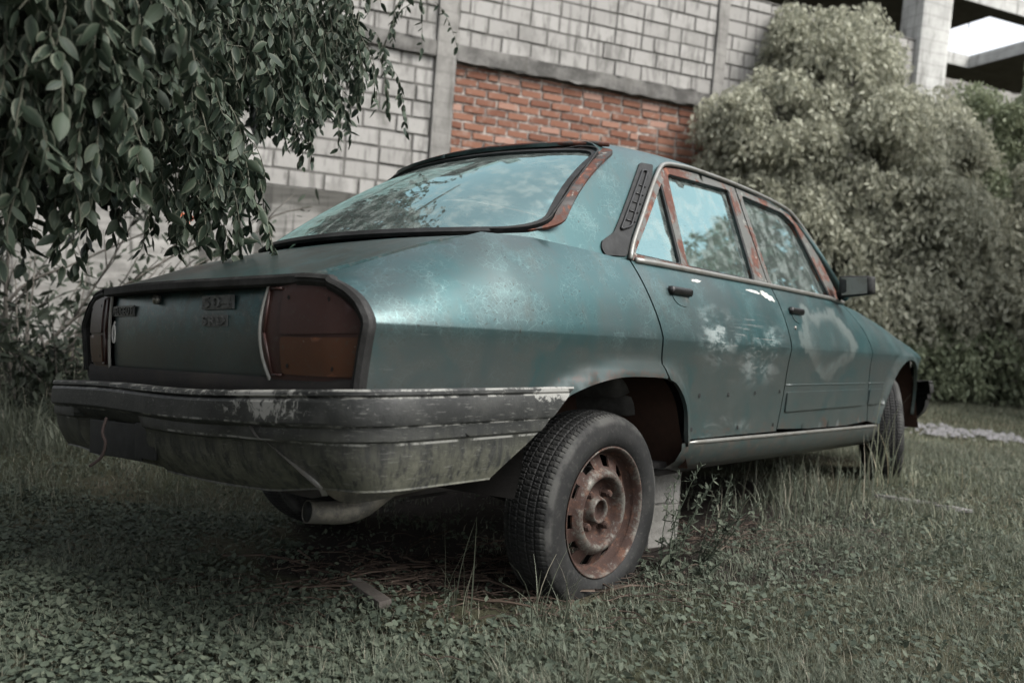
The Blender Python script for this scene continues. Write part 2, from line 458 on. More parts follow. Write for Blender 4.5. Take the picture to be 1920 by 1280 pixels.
def m_glass(name='dirty_teal_glass', tint=(.55, .66, .66), alpha=.5):
    t = NT(name)
    gl = t.n('BsdfGlossy'); gl.inputs['Color'].default_value = (.55, .93, .95, 1); gl.inputs['Roughness'].default_value = .02
    tr = t.n('BsdfTransparent'); tr.inputs['Color'].default_value = (*tint, 1)
    df = t.n('BsdfDiffuse')
    n = t.noise(16, 8, .72, t.mapv((1, 1, 1), rot=(.5, .2, 0))); f = t.noise(75, 5, .6, t.mapv((.5, 1, .6)))
    t.put(df.inputs['Color'], t.mix(f, (.16, .20, .19), (.30, .33, .31)))
    lw = t.n('Fresnel'); lw.inputs['IOR'].default_value = 1.9
    t.put(gl.inputs['Roughness'], t.mixf(t.step(n, .4, .7), .01, .07))
    nb = t.bump(t.noise(1.7, 2, .5), .06, .05); t.put(gl.inputs['Normal'], nb)
    dirt = t.math('ADD', .12, t.math('MULTIPLY', t.step(n, .44, .66), .30))
    spot = t.step(t.noise(46, 5, .75, t.mapv((1.0, .6, 1.6))), .64, .70)
    dark = t.n('BsdfDiffuse'); dark.inputs['Color'].default_value = (.03, .035, .033, 1)
    m1 = t.n('MixShader'); t.put(m1.inputs[0], t.math('ADD', .18, lw.outputs[0])); t.t.links.new(tr.outputs[0], m1.inputs[1]); t.t.links.new(gl.outputs[0], m1.inputs[2])
    m2 = t.n('MixShader'); t.put(m2.inputs[0], dirt); t.t.links.new(m1.outputs[0], m2.inputs[1]); t.t.links.new(df.outputs[0], m2.inputs[2])
    m3 = t.n('MixShader'); t.put(m3.inputs[0], t.math('MULTIPLY', spot, .55)); t.t.links.new(m2.outputs[0], m3.inputs[1]); t.t.links.new(dark.outputs[0], m3.inputs[2])
    t.t.links.new(m3.outputs[0], t.out.inputs['Surface'])
    return t.m
GLASS = m_glass()
def m_tyre():
    t = NT('dusty_old_tyre'); n = t.noise(7, 6, .65); f = t.noise(70, 6, .7)
    c = t.mix(t.step(n, .4, .7), (.008, .0083, .0083), (.017, .017, .016))
    c = t.mix(t.math('MULTIPLY', t.step(f, .52, .7), .55), c, (.042, .041, .037))
    g = t.attr('groove'); c = t.mix(t.math('MULTIPLY', g, .8), c, (.008, .008, .008))  # tread grooves: their shade painted in as a darker colour
    ch = t.attr('shoulder'); c = t.mix(t.math('MULTIPLY', t.math('MULTIPLY', ch, t.step(n, .4, .6)), .5), c, (.07, .07, .065))
    return t.set(c, .74, 0, t.bump(f, .3, .002), .25)
TYRE = m_tyre()
def m_rim():
    t = NT('rusty_steel_rim'); n = t.noise(13, 7, .68, dist=.5); f = t.noise(70, 6, .7)
    rust = t.mix(f, (.040, .019, .013), (.018, .011, .009))
    rust = t.mix(t.step(t.noise(30, 6, .7), .48, .68), rust, (.075, .036, .022))
    wz = t.attr('wear')
    k = t.step(t.math('ADD', t.math('ADD', n, t.math('MULTIPLY', t.math('SUBTRACT', f, .5), .6)), t.math('MULTIPLY', wz, .22)), .60, .86, 0.0, .8)
    c = t.mix(k, rust, t.mix(f, (.070, .075, .068), (.15, .145, .125)))
    c = t.mix(t.math('MULTIPLY', t.step(f, .60, .70), .4), c, (.17, .14, .12))
    return t.set(c, t.mixf(k, .85, .5), t.mixf(k, .1, .5), t.bump(f, .5, .003), .35)
RIM = m_rim()
# ---- masonry and ground
def m_block():
    t = NT('concrete_block'); r = t.attr('rnd'); n = t.noise(4, 7, .7); f = t.noise(60, 6, .72)
    c = t.mix(r, (.245, .238, .224), (.30, .292, .276))
    c = t.mix(t.math('MULTIPLY', t.step(r, .93, .97), .5), c, (.16, .155, .145))
    c = t.mix(t.math('MULTIPLY', t.step(n, .52, .72), .35), c, (.19, .185, .172))
    st = t.noise(9, 6, .65, t.mapv((1, 1, .18)))
    c = t.mix(t.math('MULTIPLY', t.step(st, .50, .62), .65), c, (.11, .107, .099))
    bl = t.noise(1.1, 6, .65); c = t.mix(t.math('MULTIPLY', t.step(bl, .50, .62), .5), c, (.12, .117, .108))
    c = t.mix(t.math('MULTIPLY', t.step(t.noise(30, 8, .78), .60, .66), .6), c, (.10, .097, .09))
    return t.set(c, .92, 0, t.bump(f, .7, .012), .2)
BLOCK = m_block()
def m_mortar():
    t = NT('grey_mortar'); n = t.noise(14, 8, .7)
    return t.set(t.mix(n, (.065, .062, .057), (.15, .145, .135)), .95, 0, t.bump(n, .8, .02), .1)
MORTAR = m_mortar()
def m_mortar2():
    t = NT('smeared_brick_mortar'); n = t.noise(14, 8, .7)
    return t.set(t.mix(t.step(n, .4, .62), (.12, .10, .09), (.34, .31, .28)), .95, 0, t.bump(n, .8, .02), .1)
MORTAR2 = m_mortar2()
def m_concrete(name='weathered_concrete', a=(.150, .145, .135), b=(.235, .228, .212)):
    t = NT(name); n = t.noise(2.4, 8, .7); f = t.noise(38, 7, .72)
    c = t.mix(t.step(n, .36, .66), a, b)
    st = t.noise(8, 6, .65, t.mapv((1, 1, .12)))
    c = t.mix(t.math('MULTIPLY', t.step(st, .54, .68), .6), c, (.070, .067, .060))
    g = t.n('TexWave', wave_type='BANDS', bands_direction='Z'); t.put(g.inputs['Vector'], t.obj()); g.inputs['Scale'].default_value = 1.7
    g.inputs['Distortion'].default_value = 1.2
    c = t.mix(t.math('MULTIPLY', t.step(g.outputs['Fac'], .92, 1.0), .25), c, (.09, .085, .08))
    return t.set(c, .92, 0, t.bump(f, .5, .01, t.bump(n, .3, .03)), .2)
CONC = m_concrete()
CONC_D = m_concrete('stained_concrete', (.060, .058, .054), (.16, .155, .145))
CONC_L = m_concrete('pale_slab_edge', (.30, .30, .285), (.42, .42, .40))
def m_plinth():
    t = NT('mould_stained_render'); n = t.noise(2.2, 8, .7); f = t.noise(38, 7, .72)
    z = t.n('SeparateXYZ'); t.put(z.inputs[0], t.obj())
    c = t.mix(t.step(n, .36, .66), (.15, .146, .136), (.24, .233, .218))
    top = t.math('ADD', z.outputs[2], t.math('MULTIPLY', t.math('SUBTRACT', n, .5), .5))
    c = t.mix(t.step(top, .70, .92), c, (.075, .073, .066))
    st = t.noise(4.5, 6, .65, t.mapv((1.3, 1.3, .10)))
    c = t.mix(t.math('MULTIPLY', t.step(st, .52, .60), .85), c, (.045, .044, .040))
    return t.set(c, .95, 0, t.bump(f, .5, .01), .2)
PLINTH = m_plinth()
def m_brick():
    t = NT('orange_clay_brick'); r = t.attr('rnd'); n = t.noise(9, 7, .7); f = t.noise(60, 6, .72)
    c = t.mix(r, (.125, .056, .037), (.21, .105, .070))
    c = t.mix(t.math('MULTIPLY', t.step(r, .86, .95), .6), c, (.32, .21, .17))
    c = t.mix(t.math('MULTIPLY', t.step(n, .55, .70), .60), c, (.28, .235, .20))
    c = t.mix(t.math('MULTIPLY', t.step(f, .58, .7), .4), c, (.12, .06, .04))
    return t.set(c, .92, 0, t.bump(f, .5, .006), .2)
BRICK = m_brick()
def m_ground():
    t = NT('soil_under_grass'); n = t.noise(1.2, 8, .65); f = t.noise(26, 8, .75)
    c = t.mix(t.step(n, .4, .62), (.030, .033, .018), (.052, .047, .030))
    c = t.mix(t.step(f, .52, .68), c, (.016, .015, .011))
    z = t.n('SeparateXYZ'); t.put(z.inputs[0], t.obj())
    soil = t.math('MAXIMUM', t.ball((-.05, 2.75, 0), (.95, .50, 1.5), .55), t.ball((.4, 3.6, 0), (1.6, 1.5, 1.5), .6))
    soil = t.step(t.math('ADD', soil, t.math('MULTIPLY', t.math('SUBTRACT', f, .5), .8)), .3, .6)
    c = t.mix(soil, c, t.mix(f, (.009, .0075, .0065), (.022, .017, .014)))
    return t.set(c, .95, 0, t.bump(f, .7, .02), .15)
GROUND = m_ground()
def m_leaf(name, a, b, edge=None, trans=.25, rough=.45, ew=(.62, .80), dead=None):
    t = NT(name); r = t.attr('rnd')
    c = t.mix(r, a, b)
    uv = t.n('UVMap').outputs[0]; s = t.n('SeparateXYZ'); t.put(s.inputs[0], uv)
    if edge:
        d = t.math('ADD', s.outputs[0], t.math('MULTIPLY', t.math('SUBTRACT', t.noise(45, 4, .6), .5), .55))
        k = t.step(d, ew[0], ew[1]); c = t.mix(t.math('MULTIPLY', k, t.step(t.math('FRACT', t.math('MULTIPLY', r, 7.3)), 0.0, 1.0, .15, .9)), c, edge)
    mid = t.step(s.outputs[0], .07, .03)
    c = t.mix(t.math('MULTIPLY', mid, .35), c, tuple(min(1, x * 2.5) for x in a))
    if dead: c = t.mix(t.step(r, .93, .95), c, dead)
    t.set(c, rough, 0, None, .22)
    tl = t.n('BsdfTranslucent'); t.put(tl.inputs['Color'], c)
    mx = t.n('MixShader'); mx.inputs[0].default_value = trans
    t.t.links.new(t.b.outputs[0], mx.inputs[1]); t.t.links.new(tl.outputs[0], mx.inputs[2]); t.t.links.new(mx.outputs[0], t.out.inputs['Surface'])
    return t.m
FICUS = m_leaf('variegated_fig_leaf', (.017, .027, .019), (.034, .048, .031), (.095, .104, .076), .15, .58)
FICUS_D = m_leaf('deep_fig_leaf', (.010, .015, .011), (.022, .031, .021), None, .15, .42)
BUSH_P = m_leaf('pale_bush_leaf', (.150, .158, .115), (.340, .340, .262), (.48, .475, .38), .38, .55, (.35, .65))
BUSH_G = m_leaf('green_bush_leaf', (.110, .135, .082), (.245, .270, .180), (.24, .26, .15), .28, .55, (.55, .85))
WEED = m_leaf('weed_leaf', (.045, .055, .040), (.088, .102, .074), None, .25, .7)
WEED_D = m_leaf('dark_shrub_leaf', (.016, .021, .014), (.042, .052, .036), None, .2, .6)
GRASS = m_leaf('grass_blade', (.062, .072, .053), (.145, .157, .115), None, .3, .55, dead=(.22, .205, .16))
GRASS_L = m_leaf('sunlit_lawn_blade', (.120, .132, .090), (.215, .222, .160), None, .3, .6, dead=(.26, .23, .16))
CLOVER = m_leaf('clover_leaf', (.036, .048, .036), (.082, .100, .072), None, .25, .75)
STRAW = m_leaf('dry_straw', (.028, .019, .015), (.075, .055, .042), None, .1, .8)
BARK = m_plain('grey_bark', (.055, .050, .042), .9, var=.6, scale=14, bump=.6)
TWIG = m_plain('thin_twig', (.035, .036, .024), .8, var=.4, scale=30)
WOOD = m_plain('weathered_wood', (.050, .043, .037), .85, var=.6, scale=20, bump=.5, alt=(.10, .09, .08))
FLOWER = m_plain('orange_petal', (.62, .13, .05), .6, var=.2, alt=(.8, .3, .12))
STONE = m_plain('pale_stone', (.12, .115, .11), .9, var=.7, scale=9, bump=.6, alt=(.22, .21, .205))
GRAVEL = m_plain('pale_gravel', (.10, .098, .098), .9, var=.7, scale=30, bump=.4, alt=(.19, .185, .185))
FLUFF = m_plain('seed_fluff', (.42, .42, .39), .9, var=.2)
EXH = m_plain('dusty_exhaust', (.075, .072, .063), .6, .2, .7, 22, .4, .4, (.22, .20, .16))
# ------------------------------------------------------------------ the car (local frame: X forward, Y to its left, Z up)
CAR_M = Matrix(((0.6590542, -0.7488444, -0.0698546, -0.2268311), (0.7516776, 0.6527447, 0.0943673, 2.8590035),
                (-0.0250692, -0.1147013, 0.9930837, 0.0502198), (0, 0, 0, 1)))
CAR = empty('old_sedan'); CAR.matrix_world = CAR_M
tag(CAR, 'abandoned old saloon car with faded teal paint, rust and flaking bumper standing in the grass', 'car')

def warp(c):
    """the old shell sits slightly crooked on its bumper"""
    x, y, z = c
    k = max(0.0, y + .6)
    return Vector((x, y - .060 * sm(.2, .8, y), z + .028 * k))
WC = [(-1.05, .75), (-.92, .79), (-.7, .81), (-.4, .828), (0, .84), (.5, .85), (1.2, .85), (2, .845), (2.7, .83), (3.2, .80), (3.45, .76), (3.62, .66)]
YT = [(-1.0, .575), (-.9, .60), (-.47, .665), (-.2, .71), (.11, .75), (.3, .76), (1.1, .77), (1.85, .765), (2.3, .73), (3.2, .64), (3.6, .58)]
ZT = [(-1.0, .775), (-.93, .795), (-.9, .805), (-.7, .878), (-.47, .950), (-.3, .955), (-.1, .944), (.11, .930), (1.1, .93), (1.85, .925), (2.3, .905), (2.8, .865), (3.2, .80), (3.5, .74), (3.62, .71)]
PWR = [(-.5, 3.2), (.1, 2.2), (.4, 1.7), (1.8, 1.7), (2.3, 2.6)]
ZC = .68
def smip(x, pts, h=.12):
    return (ip(x - h, pts) + 2 * ip(x - h / 2, pts) + 2 * ip(x, pts) + 2 * ip(x + h / 2, pts) + ip(x + h, pts)) / 8
ARCH_R = [(-.40, .28), (-.39, .38), (-.345, .46), (-.29, .505), (-.226, .529), (-.136, .550), (-.029, .563), (.112, .563), (.205, .558), (.265, .542), (.305, .515), (.335, .487), (.359, .450), (.376, .395), (.392, .33)]
ARCH_F = [(2.46, .30), (2.49, .36), (2.56, .45), (2.62, .53), (2.68, .585), (2.76, .630), (2.86, .655), (2.97, .655), (3.06, .64), (3.15, .60), (3.22, .53), (3.27, .44), (3.29, .33)]
_AR = np.array(spl(ARCH_R, .03)); _AF = np.array(spl(ARCH_F, .03))
def wside(X, Z):
    wc = smip(X, WC)
    if Z < ZC: v = wc - .042 * (ZC - Z) / .34 - .022 * (1 - math.exp(-3 * (ZC - Z) / .34))
    else:
        u = min(1.15, (Z - ZC) / (ip(X, ZT) - ZC)); D = wc - smip(X, YT)
        v = wc - .36 * D * u - .64 * D * u ** ip(X, PWR)
    for A in (_AR, _AF):
        d = float(np.min(np.hypot(A[:, 0] - X, A[:, 1] - Z)))
        if d < .06: v += .024 * (1 - sm(.014, .050, d))
    return v
def dents(X, Z):
    # shallow knocks in the rear door skin
    return .010 * math.exp(-((X - .92) / .13) ** 2 - ((Z - .63) / .05) ** 2) + .007 * math.exp(-((X - .62) / .10) ** 2 - ((Z - .70) / .06) ** 2) \
        + .006 * math.exp(-((X - 1.07) / .06) ** 2 - ((Z - .74) / .10) ** 2)
def S(X, Z): return Vector((X, -(wside(X, Z) - dents(X, Z)), Z))
OUT = (0, -1, .1)
RG = spl([(.127, .930), (.135, .868), (.149, .791), (.163, .732), (.175, .664), (.188, .620), (.200, .590), (.212, .563)], .03)
BG = spl([(1.150, .926), (1.158, .87), (1.163, .80), (1.166, .70), (1.172, .6), (1.175, .5), (1.168, .43), (1.155, .352)], .03)
FG = spl([(2.05, .922), (2.14, .83), (2.20, .73), (2.235, .60), (2.28, .48), (2.325, .335)], .03)
G = .0045
top = lambda a, b, n=12: [(a + (b - a) * i / n, ip(a + (b - a) * i / n, ZT)) for i in range(n + 1)]
arR = [tuple(p) for p in spl(ARCH_R, .025)]; arF = [tuple(p) for p in spl(ARCH_F, .025)]
def cut(poly, test): return [p for p in poly if test(p)]
# rear quarter panel
rear_edge = [(-.925, .45), (-.925, .50), (-.925, .58), (-.930, .64), (-.938, .705), (-.938, .75), (-.932, .785)]
q_out = rear_edge + top(-.925, .127 - G, 30) + [(p[0] - G, p[1]) for p in RG[1:]] + [p for p in reversed(arR) if p[0] < .208 and p[1] > .455] + [(-.5, .44), (-.85, .44)]
rd_out = [(p[0] + G, p[1]) for p in RG] + [p for p in arR if p[0] > .222] + [(.400, .352)] + [(.8, .348), (1.150, .343)] + [(p[0] - G, p[1]) for p in reversed(BG)] + top(1.15 - G, .127 + G)[1:-1]
fd_out = [(p[0] + G, p[1]) for p in BG] + [(1.5, .337), (2.0, .328)] + [(p[0] - G, p[1]) for p in reversed(FG)] + top(2.05 - G, 1.15 + G)[1:-1]
ff_out = [(p[0] + G, p[1]) for p in FG] + arF[1:] + [(3.45, .33), (3.58, .36), (3.60, .50), (3.60, .705)] + top(3.6, 2.05 + G, 26)[1:-1]
for mir in (False, True):
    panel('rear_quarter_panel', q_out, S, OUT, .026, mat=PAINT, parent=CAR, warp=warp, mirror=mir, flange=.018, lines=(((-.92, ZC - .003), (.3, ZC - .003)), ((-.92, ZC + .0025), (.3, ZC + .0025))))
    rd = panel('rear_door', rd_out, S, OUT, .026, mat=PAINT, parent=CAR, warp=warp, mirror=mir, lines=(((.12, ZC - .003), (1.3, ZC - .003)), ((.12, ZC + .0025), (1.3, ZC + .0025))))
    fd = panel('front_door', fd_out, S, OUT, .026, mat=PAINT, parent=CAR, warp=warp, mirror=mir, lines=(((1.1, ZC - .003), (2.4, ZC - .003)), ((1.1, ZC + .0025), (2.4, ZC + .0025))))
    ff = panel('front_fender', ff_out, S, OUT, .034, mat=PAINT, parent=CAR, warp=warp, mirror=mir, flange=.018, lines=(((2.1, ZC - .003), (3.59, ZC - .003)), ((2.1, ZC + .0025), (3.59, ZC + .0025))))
    if not mir: RD, FD, FF = rd, fd, ff
    else: RDL, FDL, FFL = rd, fd, ff

def bmx(name, parent, mat, build, mir=False, smooth=True, w=warp, sharp=None):
    bm = bmesh.new(); build(bm)
    if mir:
        for v in bm.verts: v.co.y = -v.co.y
        bmesh.ops.reverse_faces(bm, faces=bm.faces[:])
    bmesh.ops.recalc_face_normals(bm, faces=bm.faces[:])
    return bm_obj(name, bm, mat, parent, smooth, w, sharp)

# greenhouse side plane
TUM = .37
def yg(X, Z): return smip(X, YT) - .012 - TUM * (Z - .93)
def GS(off=0.0): return lambda X, Z: Vector((X, -(yg(X, Z) + off), Z))
# roof with both C pillars: domain (X, d), d = distance up the side then over the roof to the centre line
ZE = [(-.6, 1.25), (0, 1.318), (.2, 1.362), (.44, 1.392), (.63, 1.408), (.86, 1.420), (1.24, 1.422), (1.5, 1.410), (1.78, 1.378), (1.95, 1.33)]
CT = math.hypot(1, TUM)
def roof_pt(X, d):
    ze = smip(X, ZE); r = .075
    zc = ze + .034
    ye = yg(X, ze)
    L1 = (ze - .93) * CT - r
    if d <= L1:
        z = .93 + d / CT; return Vector((X, -yg(X, z), z))
    y1 = yg(X, ze - r / CT); z1 = ze - r / CT
    y2 = ye - r; z2 = ze + .034 * (1 - (y2 / ye) ** 2)
    arc = r * 1.75
    if d <= L1 + arc:
        t = (d - L1) / arc
        y = (1 - t) ** 2 * y1 + 2 * t * (1 - t) * (ye - .004) + t * t * y2
        z = (1 - t) ** 2 * z1 + 2 * t * (1 - t) * (ze + .004) + t * t * z2
        return Vector((X, -y, z))
    y = max(0.0, y2 - (d - L1 - arc))
    return Vector((X, -y, ze + .034 * (1 - (y / ye) ** 2)))
def dz(z): return (z - .93) * CT
def dmax(X):
    ze = smip(X, ZE); return (ze - .93) * CT - .075 + .131 + (yg(X, ze) - .075)
RAIL = [(.131, .935), (.150, .962), (.186, 1.005), (.270, 1.088), (.357, 1.172), (.440, 1.250), (.520, 1.318), (.552, 1.340), (.60, 1.356), (.70, 1.370), (.85, 1.380), (1.205, 1.384), (1.50, 1.378), (1.70, 1.362), (1.77, 1.340), (1.83, 1.300), (1.98, 1.165), (2.09, .95)]
railr = [tuple(p) for p in spl(RAIL, .04)]
CPR = [(.19, 1.330), (.165, 1.310), (.126, 1.272), (.03, 1.188), (-.08, 1.09), (-.193, 1.003), (-.25, .978), (-.35, .962), (-.455, .948)]
cpr = [(p[0] - .013 * sm(1.36, 1.30, p[1]) * sm(.945, .99, p[1]), p[1]) for p in spl(CPR, .03)]
ro = [(x, dz(z)) for x, z in reversed(cpr)]
ro += [(.188, dmax(.188) - .53), (.165, dmax(.165) - .46), (.105, dmax(.105) - .36), (.055, dmax(.055) - .2), (.030, dmax(.03) - .002)]
xs = np.arange(.09, 1.82, .06)
ro += [(x, dmax(x)) for x in xs] + [(1.84, dmax(1.84)), (1.83, dmax(1.83) - .25), (1.80, dmax(1.8) - .45)]
rl = [(x, dz(z)) for x, z in railr if x < 1.75]
ro += list(reversed(rl)) + [(.02, dz(ip(.02, ZT) + .001)), (-.1, dz(ip(-.1, ZT) + .001)), (-.3, dz(ip(-.3, ZT)))]
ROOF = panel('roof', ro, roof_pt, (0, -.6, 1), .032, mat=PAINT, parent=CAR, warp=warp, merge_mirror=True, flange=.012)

# doors' upper frames with their glass
def rpoly(pts, r=.02, n=4):
    """polygon with rounded corners"""
    out = []; P = [np.array(p, float) for p in pts]; m = len(P)
    for i in range(m):
        a, b, c = P[i - 1], P[i], P[(i + 1) % m]
        u = (a - b); v = (c - b); lu, lv = np.linalg.norm(u), np.linalg.norm(v); q = min(r, lu * .45, lv * .45)
        p0 = b + u / lu * q; p1 = b + v / lv * q
        for k in range(n + 1):
            t = k / n; out.append(tuple((1 - t) ** 2 * p0 + 2 * t * (1 - t) * b + t * t * p1))
    return out
QG = rpoly([(.175, .957), (.522, 1.270), (.500, 1.15), (.462, .951)], .02)
RGL = rpoly([(.590, 1.318), (1.105, 1.346), (1.035, .947), (.502, .951)], .022)
FGL = rpoly([(1.222, 1.345), (1.66, 1.335), (1.765, 1.292), (1.895, .940), (1.190, .945)], .025)
rfo = [(x + .012, z) for x, z in railr if x <= .44] + [(.50, 1.292), (.548, 1.328), (.60, 1.344), (.70, 1.357), (.85, 1.367), (1.172, 1.371)] + [(1.16, 1.2), (1.152, 1.05), (1.147, .936)]
ffo = [(1.155, .936), (1.162, 1.05), (1.172, 1.2), (1.186, 1.371), (1.50, 1.365), (1.69, 1.349), (1.755, 1.330), (1.81, 1.292), (1.955, 1.165), (2.065, .95), (2.06, .936)]
for mir in (False, True):
    a, b = (RDL, FDL) if mir else (RD, FD)
    rf = panel('window_frame', rfo, GS(.004), OUT, .022, holes=(QG, RGL), mat=RUST_FRAME, parent=a, warp=warp, mirror=mir, flange=.022)
    fr = panel('window_frame', ffo, GS(.004), OUT, .022, holes=(FGL,), mat=RUST_FRAME, parent=b, warp=warp, mirror=mir, flange=.022)
    panel('quarter_glass', off_poly(QG, -.006), GS(-.014), OUT, .05, mat=GLASS, parent=a, warp=warp, mirror=mir, flange=0)
    panel('window_glass', off_poly(RGL, -.006), GS(-.016), OUT, .05, mat=GLASS, parent=a, warp=warp, mirror=mir, flange=0)
    panel('window_glass', off_poly(FGL, -.006), GS(-.020), OUT, .05, mat=GLASS, parent=b, warp=warp, mirror=mir, flange=0)
    def seal(loop, off=.000, r=.006):
        def f(bm):
            P = [GS(off)(x, z) for x, z in loop]; tube(bm, P + [P[0], P[1]], r, 6, cap=False)
        return f
    bmx('window_seal', a, SEAL, seal(RGL, -.004), mir); bmx('window_seal', a, SEAL, seal(QG, -.004), mir); bmx('window_seal', b, SEAL, seal(FGL, -.004), mir)
    # bright drip rail over the doors and the belt strip under the glass
    bmx('drip_rail', CAR, CHROME, lambda bm: tube(bm, [GS(.012)(x, z) for x, z in railr], .0085, 8), mir)
    bmx('belt_strip', CAR, CHROME, lambda bm: tube(bm, [Vector((x, -(smip(x, YT) + .004), .934 - (.004 if x > 1.9 else 0))) for x in np.arange(.15, 2.06, .05)], .0075, 8, ell=1.3), mir)
    # blackened air vent box set into the C pillar
    vo = rpoly([(.405, 1.322), (.500, 1.334), (.452, 1.270), (.36, 1.186), (.27, 1.100), (.186, 1.018), (.128, .945), (.02, .938), (.012, .962), (.026, .985), (.10, 1.022)], .014)
    ve = panel('air_vent', vo, GS(.006), OUT, .022, mat=SEAL, parent=CAR, warp=warp, mirror=mir, flange=.006)
    vi = rpoly([(.40, 1.292), (.432, 1.294), (.20, 1.055), (.135, 1.035)], .012)
    def vf(bm):
        P = [GS(.010)(x, z) for x, z in vi]; tube(bm, P + [P[0], P[1]], .0045, 6, cap=False)
        for k in range(5):
            t = .12 + .15 * k
            tube(bm, [GS(.008)(.155 + .245 * t, 1.04 + .25 * t + .006), GS(.008)(.155 + .245 * t + .05, 1.04 + .25 * t + .004)], .003, 5)
    bmx('vent_grille', ve, BADGE, vf, mir)

# fuel for the eye: panel details on the doors
def handle(x0, x1, z):
    def f(bm):
        n = 10
        us = [x0 + (x1 - x0) * i / n for i in range(n + 1)]
        prof = [(.0, -.013), (.012, -.013), (.018, -.006), (.018, .008), (.012, .014), (.0, .014)]
        rings = []
        for i, x in enumerate(us):
            y = wside(x, z); rings.append([bm.verts.new((x, -(y + d + .001), z + h)) for d, h in prof])
        for A, B in zip(rings, rings[1:]):
            for k in range(len(prof) - 1): bm.faces.new((A[k], A[k + 1], B[k + 1], B[k]))
        bm.faces.new(rings[0]); bm.faces.new(rings[-1])
    return f
def cup(x0, x1, z0, z1):
    def f(bm):
        # scooped recess behind the lever
        def fn(a, b):
            x = x0 + (x1 - x0) * a; z = z0 + (z1 - z0) * b
            e = max(0, 1 - ((a - .5) / .5) ** 4) * max(0, min(1, b * 4)) * max(0, 1 - max(0, b - .9) * 10)
            return Vector((x, -(wside(x, z) + .0015 - .010 * 0 + .0 * e), z))
        grid_surf(bm, fn, np.linspace(0, 1, 10), np.linspace(0, 1, 8))
    return f
HANDLES = ((RD, .275, .405, .845), (FD, 1.235, 1.365, .838))
for mir in (False, True):
    for (dr, x0, x1, z) in HANDLES:
        p = dr if not mir else (RDL if dr is RD else FDL)
        h = bmx('door_handle', p, BADGE, handle(x0, x1, z), mir)
        ho = rpoly([(x0 + .012, z - .012), (x1 - .006, z - .012), (x1 - .018, z - .040), (x1 - .05, z - .050), (x0 + .045, z - .048), (x0 + .02, z - .035)], .012)
        panel('handle_recess', ho, lambda X, Z: Vector((X, -(wside(X, Z) + .0022 - .0), Z)), OUT, .012, mat=PAINT_D, parent=p, warp=warp, mirror=mir, flange=.003)
    fdp = FDL if mir else FD
    # ribbed rubbing panels low on the front door and wing
    ffp = FFL if mir else FF
    for p, (a, b, c, d) in ((fdp, (1.205, 2.205, .500, .420)), (ffp, (2.285, 2.535, .498, .420))):
        ro_ = rpoly([(a, d), (b - (.0 if p is fdp else .03), d), (b, c), (a, c)], .006, 2)
        panel('rubbing_panel', ro_, lambda X, Z: Vector((X, -(wside(X, Z) + .007), Z)), OUT, .025, mat=PAINT, parent=p, warp=warp, mirror=mir, flange=.009)
        bmx('crease_rib', p, PAINT, lambda bm, a=a, b=b: tube(bm, [Vector((x, -(wside(x, .530) - .0015), .530)) for x in np.linspace(a - .02, b, 12)], .004, 6), mir)
    # bolt holes along the rear door where trim is missing
    rdp = RDL if mir else RD
    for x, z in ((.465, .500), (.68, .500), (.90, .502), (1.13, .505), (.44, .385), (.79, .375), (1.11, .372)):
        def hole(bm):
            c = S(x, z); r = .0078
            vs = [bm.verts.new((c.x + r * math.cos(a), c.y - .0016, c.z + r * math.sin(a))) for a in np.linspace(0, 2 * math.pi, 9)[:-1]]; bm.faces.new(vs)
        bmx('trim_hole', rdp, SEAL, hole, mir)
    bmx('door_lock', fdp, CHROME, lambda bm: tube(bm, [Vector((1.245, -wside(1.245, .765) + .004, .765)), Vector((1.245, -wside(1.245, .765) - .004, .765))], .008, 12), mir)
    # patches of bare filler high on the doors
    if not mir:
        def patch(cx, cz, rx, rz, ang, seed):
            rr = random.Random(seed); o = []
            for a in np.linspace(0, 2 * math.pi, 30)[:-1]:
                k = 1 + rr.uniform(-.28, .28); x = rx * math.cos(a) * k; z = rz * math.sin(a) * k
                o.append((cx + x * math.cos(ang) - z * math.sin(ang), cz + x * math.sin(ang) + z * math.cos(ang)))
            return o
        chip = m_plain('bare_pale_primer', (.42, .42, .39), .8, var=.6, scale=60, alt=(.22, .24, .23))
        for (cx, cz, rx, rz, an, sd_) in ((.50, .897, .034, .0055, .03, 1), (.95, .895, .055, .006, -.05, 2), (1.07, .885, .055, .014, -.22, 3)):
            panel('paint_chip', patch(cx, cz, rx, rz, an, sd_), lambda X, Z: Vector((X, -(wside(X, Z) - dents(X, Z) + .0012), Z)), OUT, .008, mat=chip, parent=RD, warp=warp, flange=0)
    # door mirror
    def mir_head(bm):
        vs = box(bm, -.035, .045, -.068, .085, -.050, .053, .022)
        for v in bm.verts:
            k = (v.co.y + .068) / .153; v.co.x *= .75 + .35 * k; v.co.z *= .82 + .2 * k
            v.co = Vector((v.co.x + 1.94, v.co.y - .865, v.co.z + .995))
        tube(bm, [(1.945, -.765, .955), (1.945, -.80, .965), (1.945, -.83, .985)], [.026, .02, .02], 10)
    dm = bmx('door_mirror', fdp, RUBBER, mir_head, mir)
    bmx('mirror_glass', fdp, CHROME, lambda bm: bm.faces.new([bm.verts.new(p) for p in ((1.9045, -.912, .955), (1.9045, -.795, .952), (1.9045, -.795, 1.038), (1.9045, -.912, 1.031))]), mir)

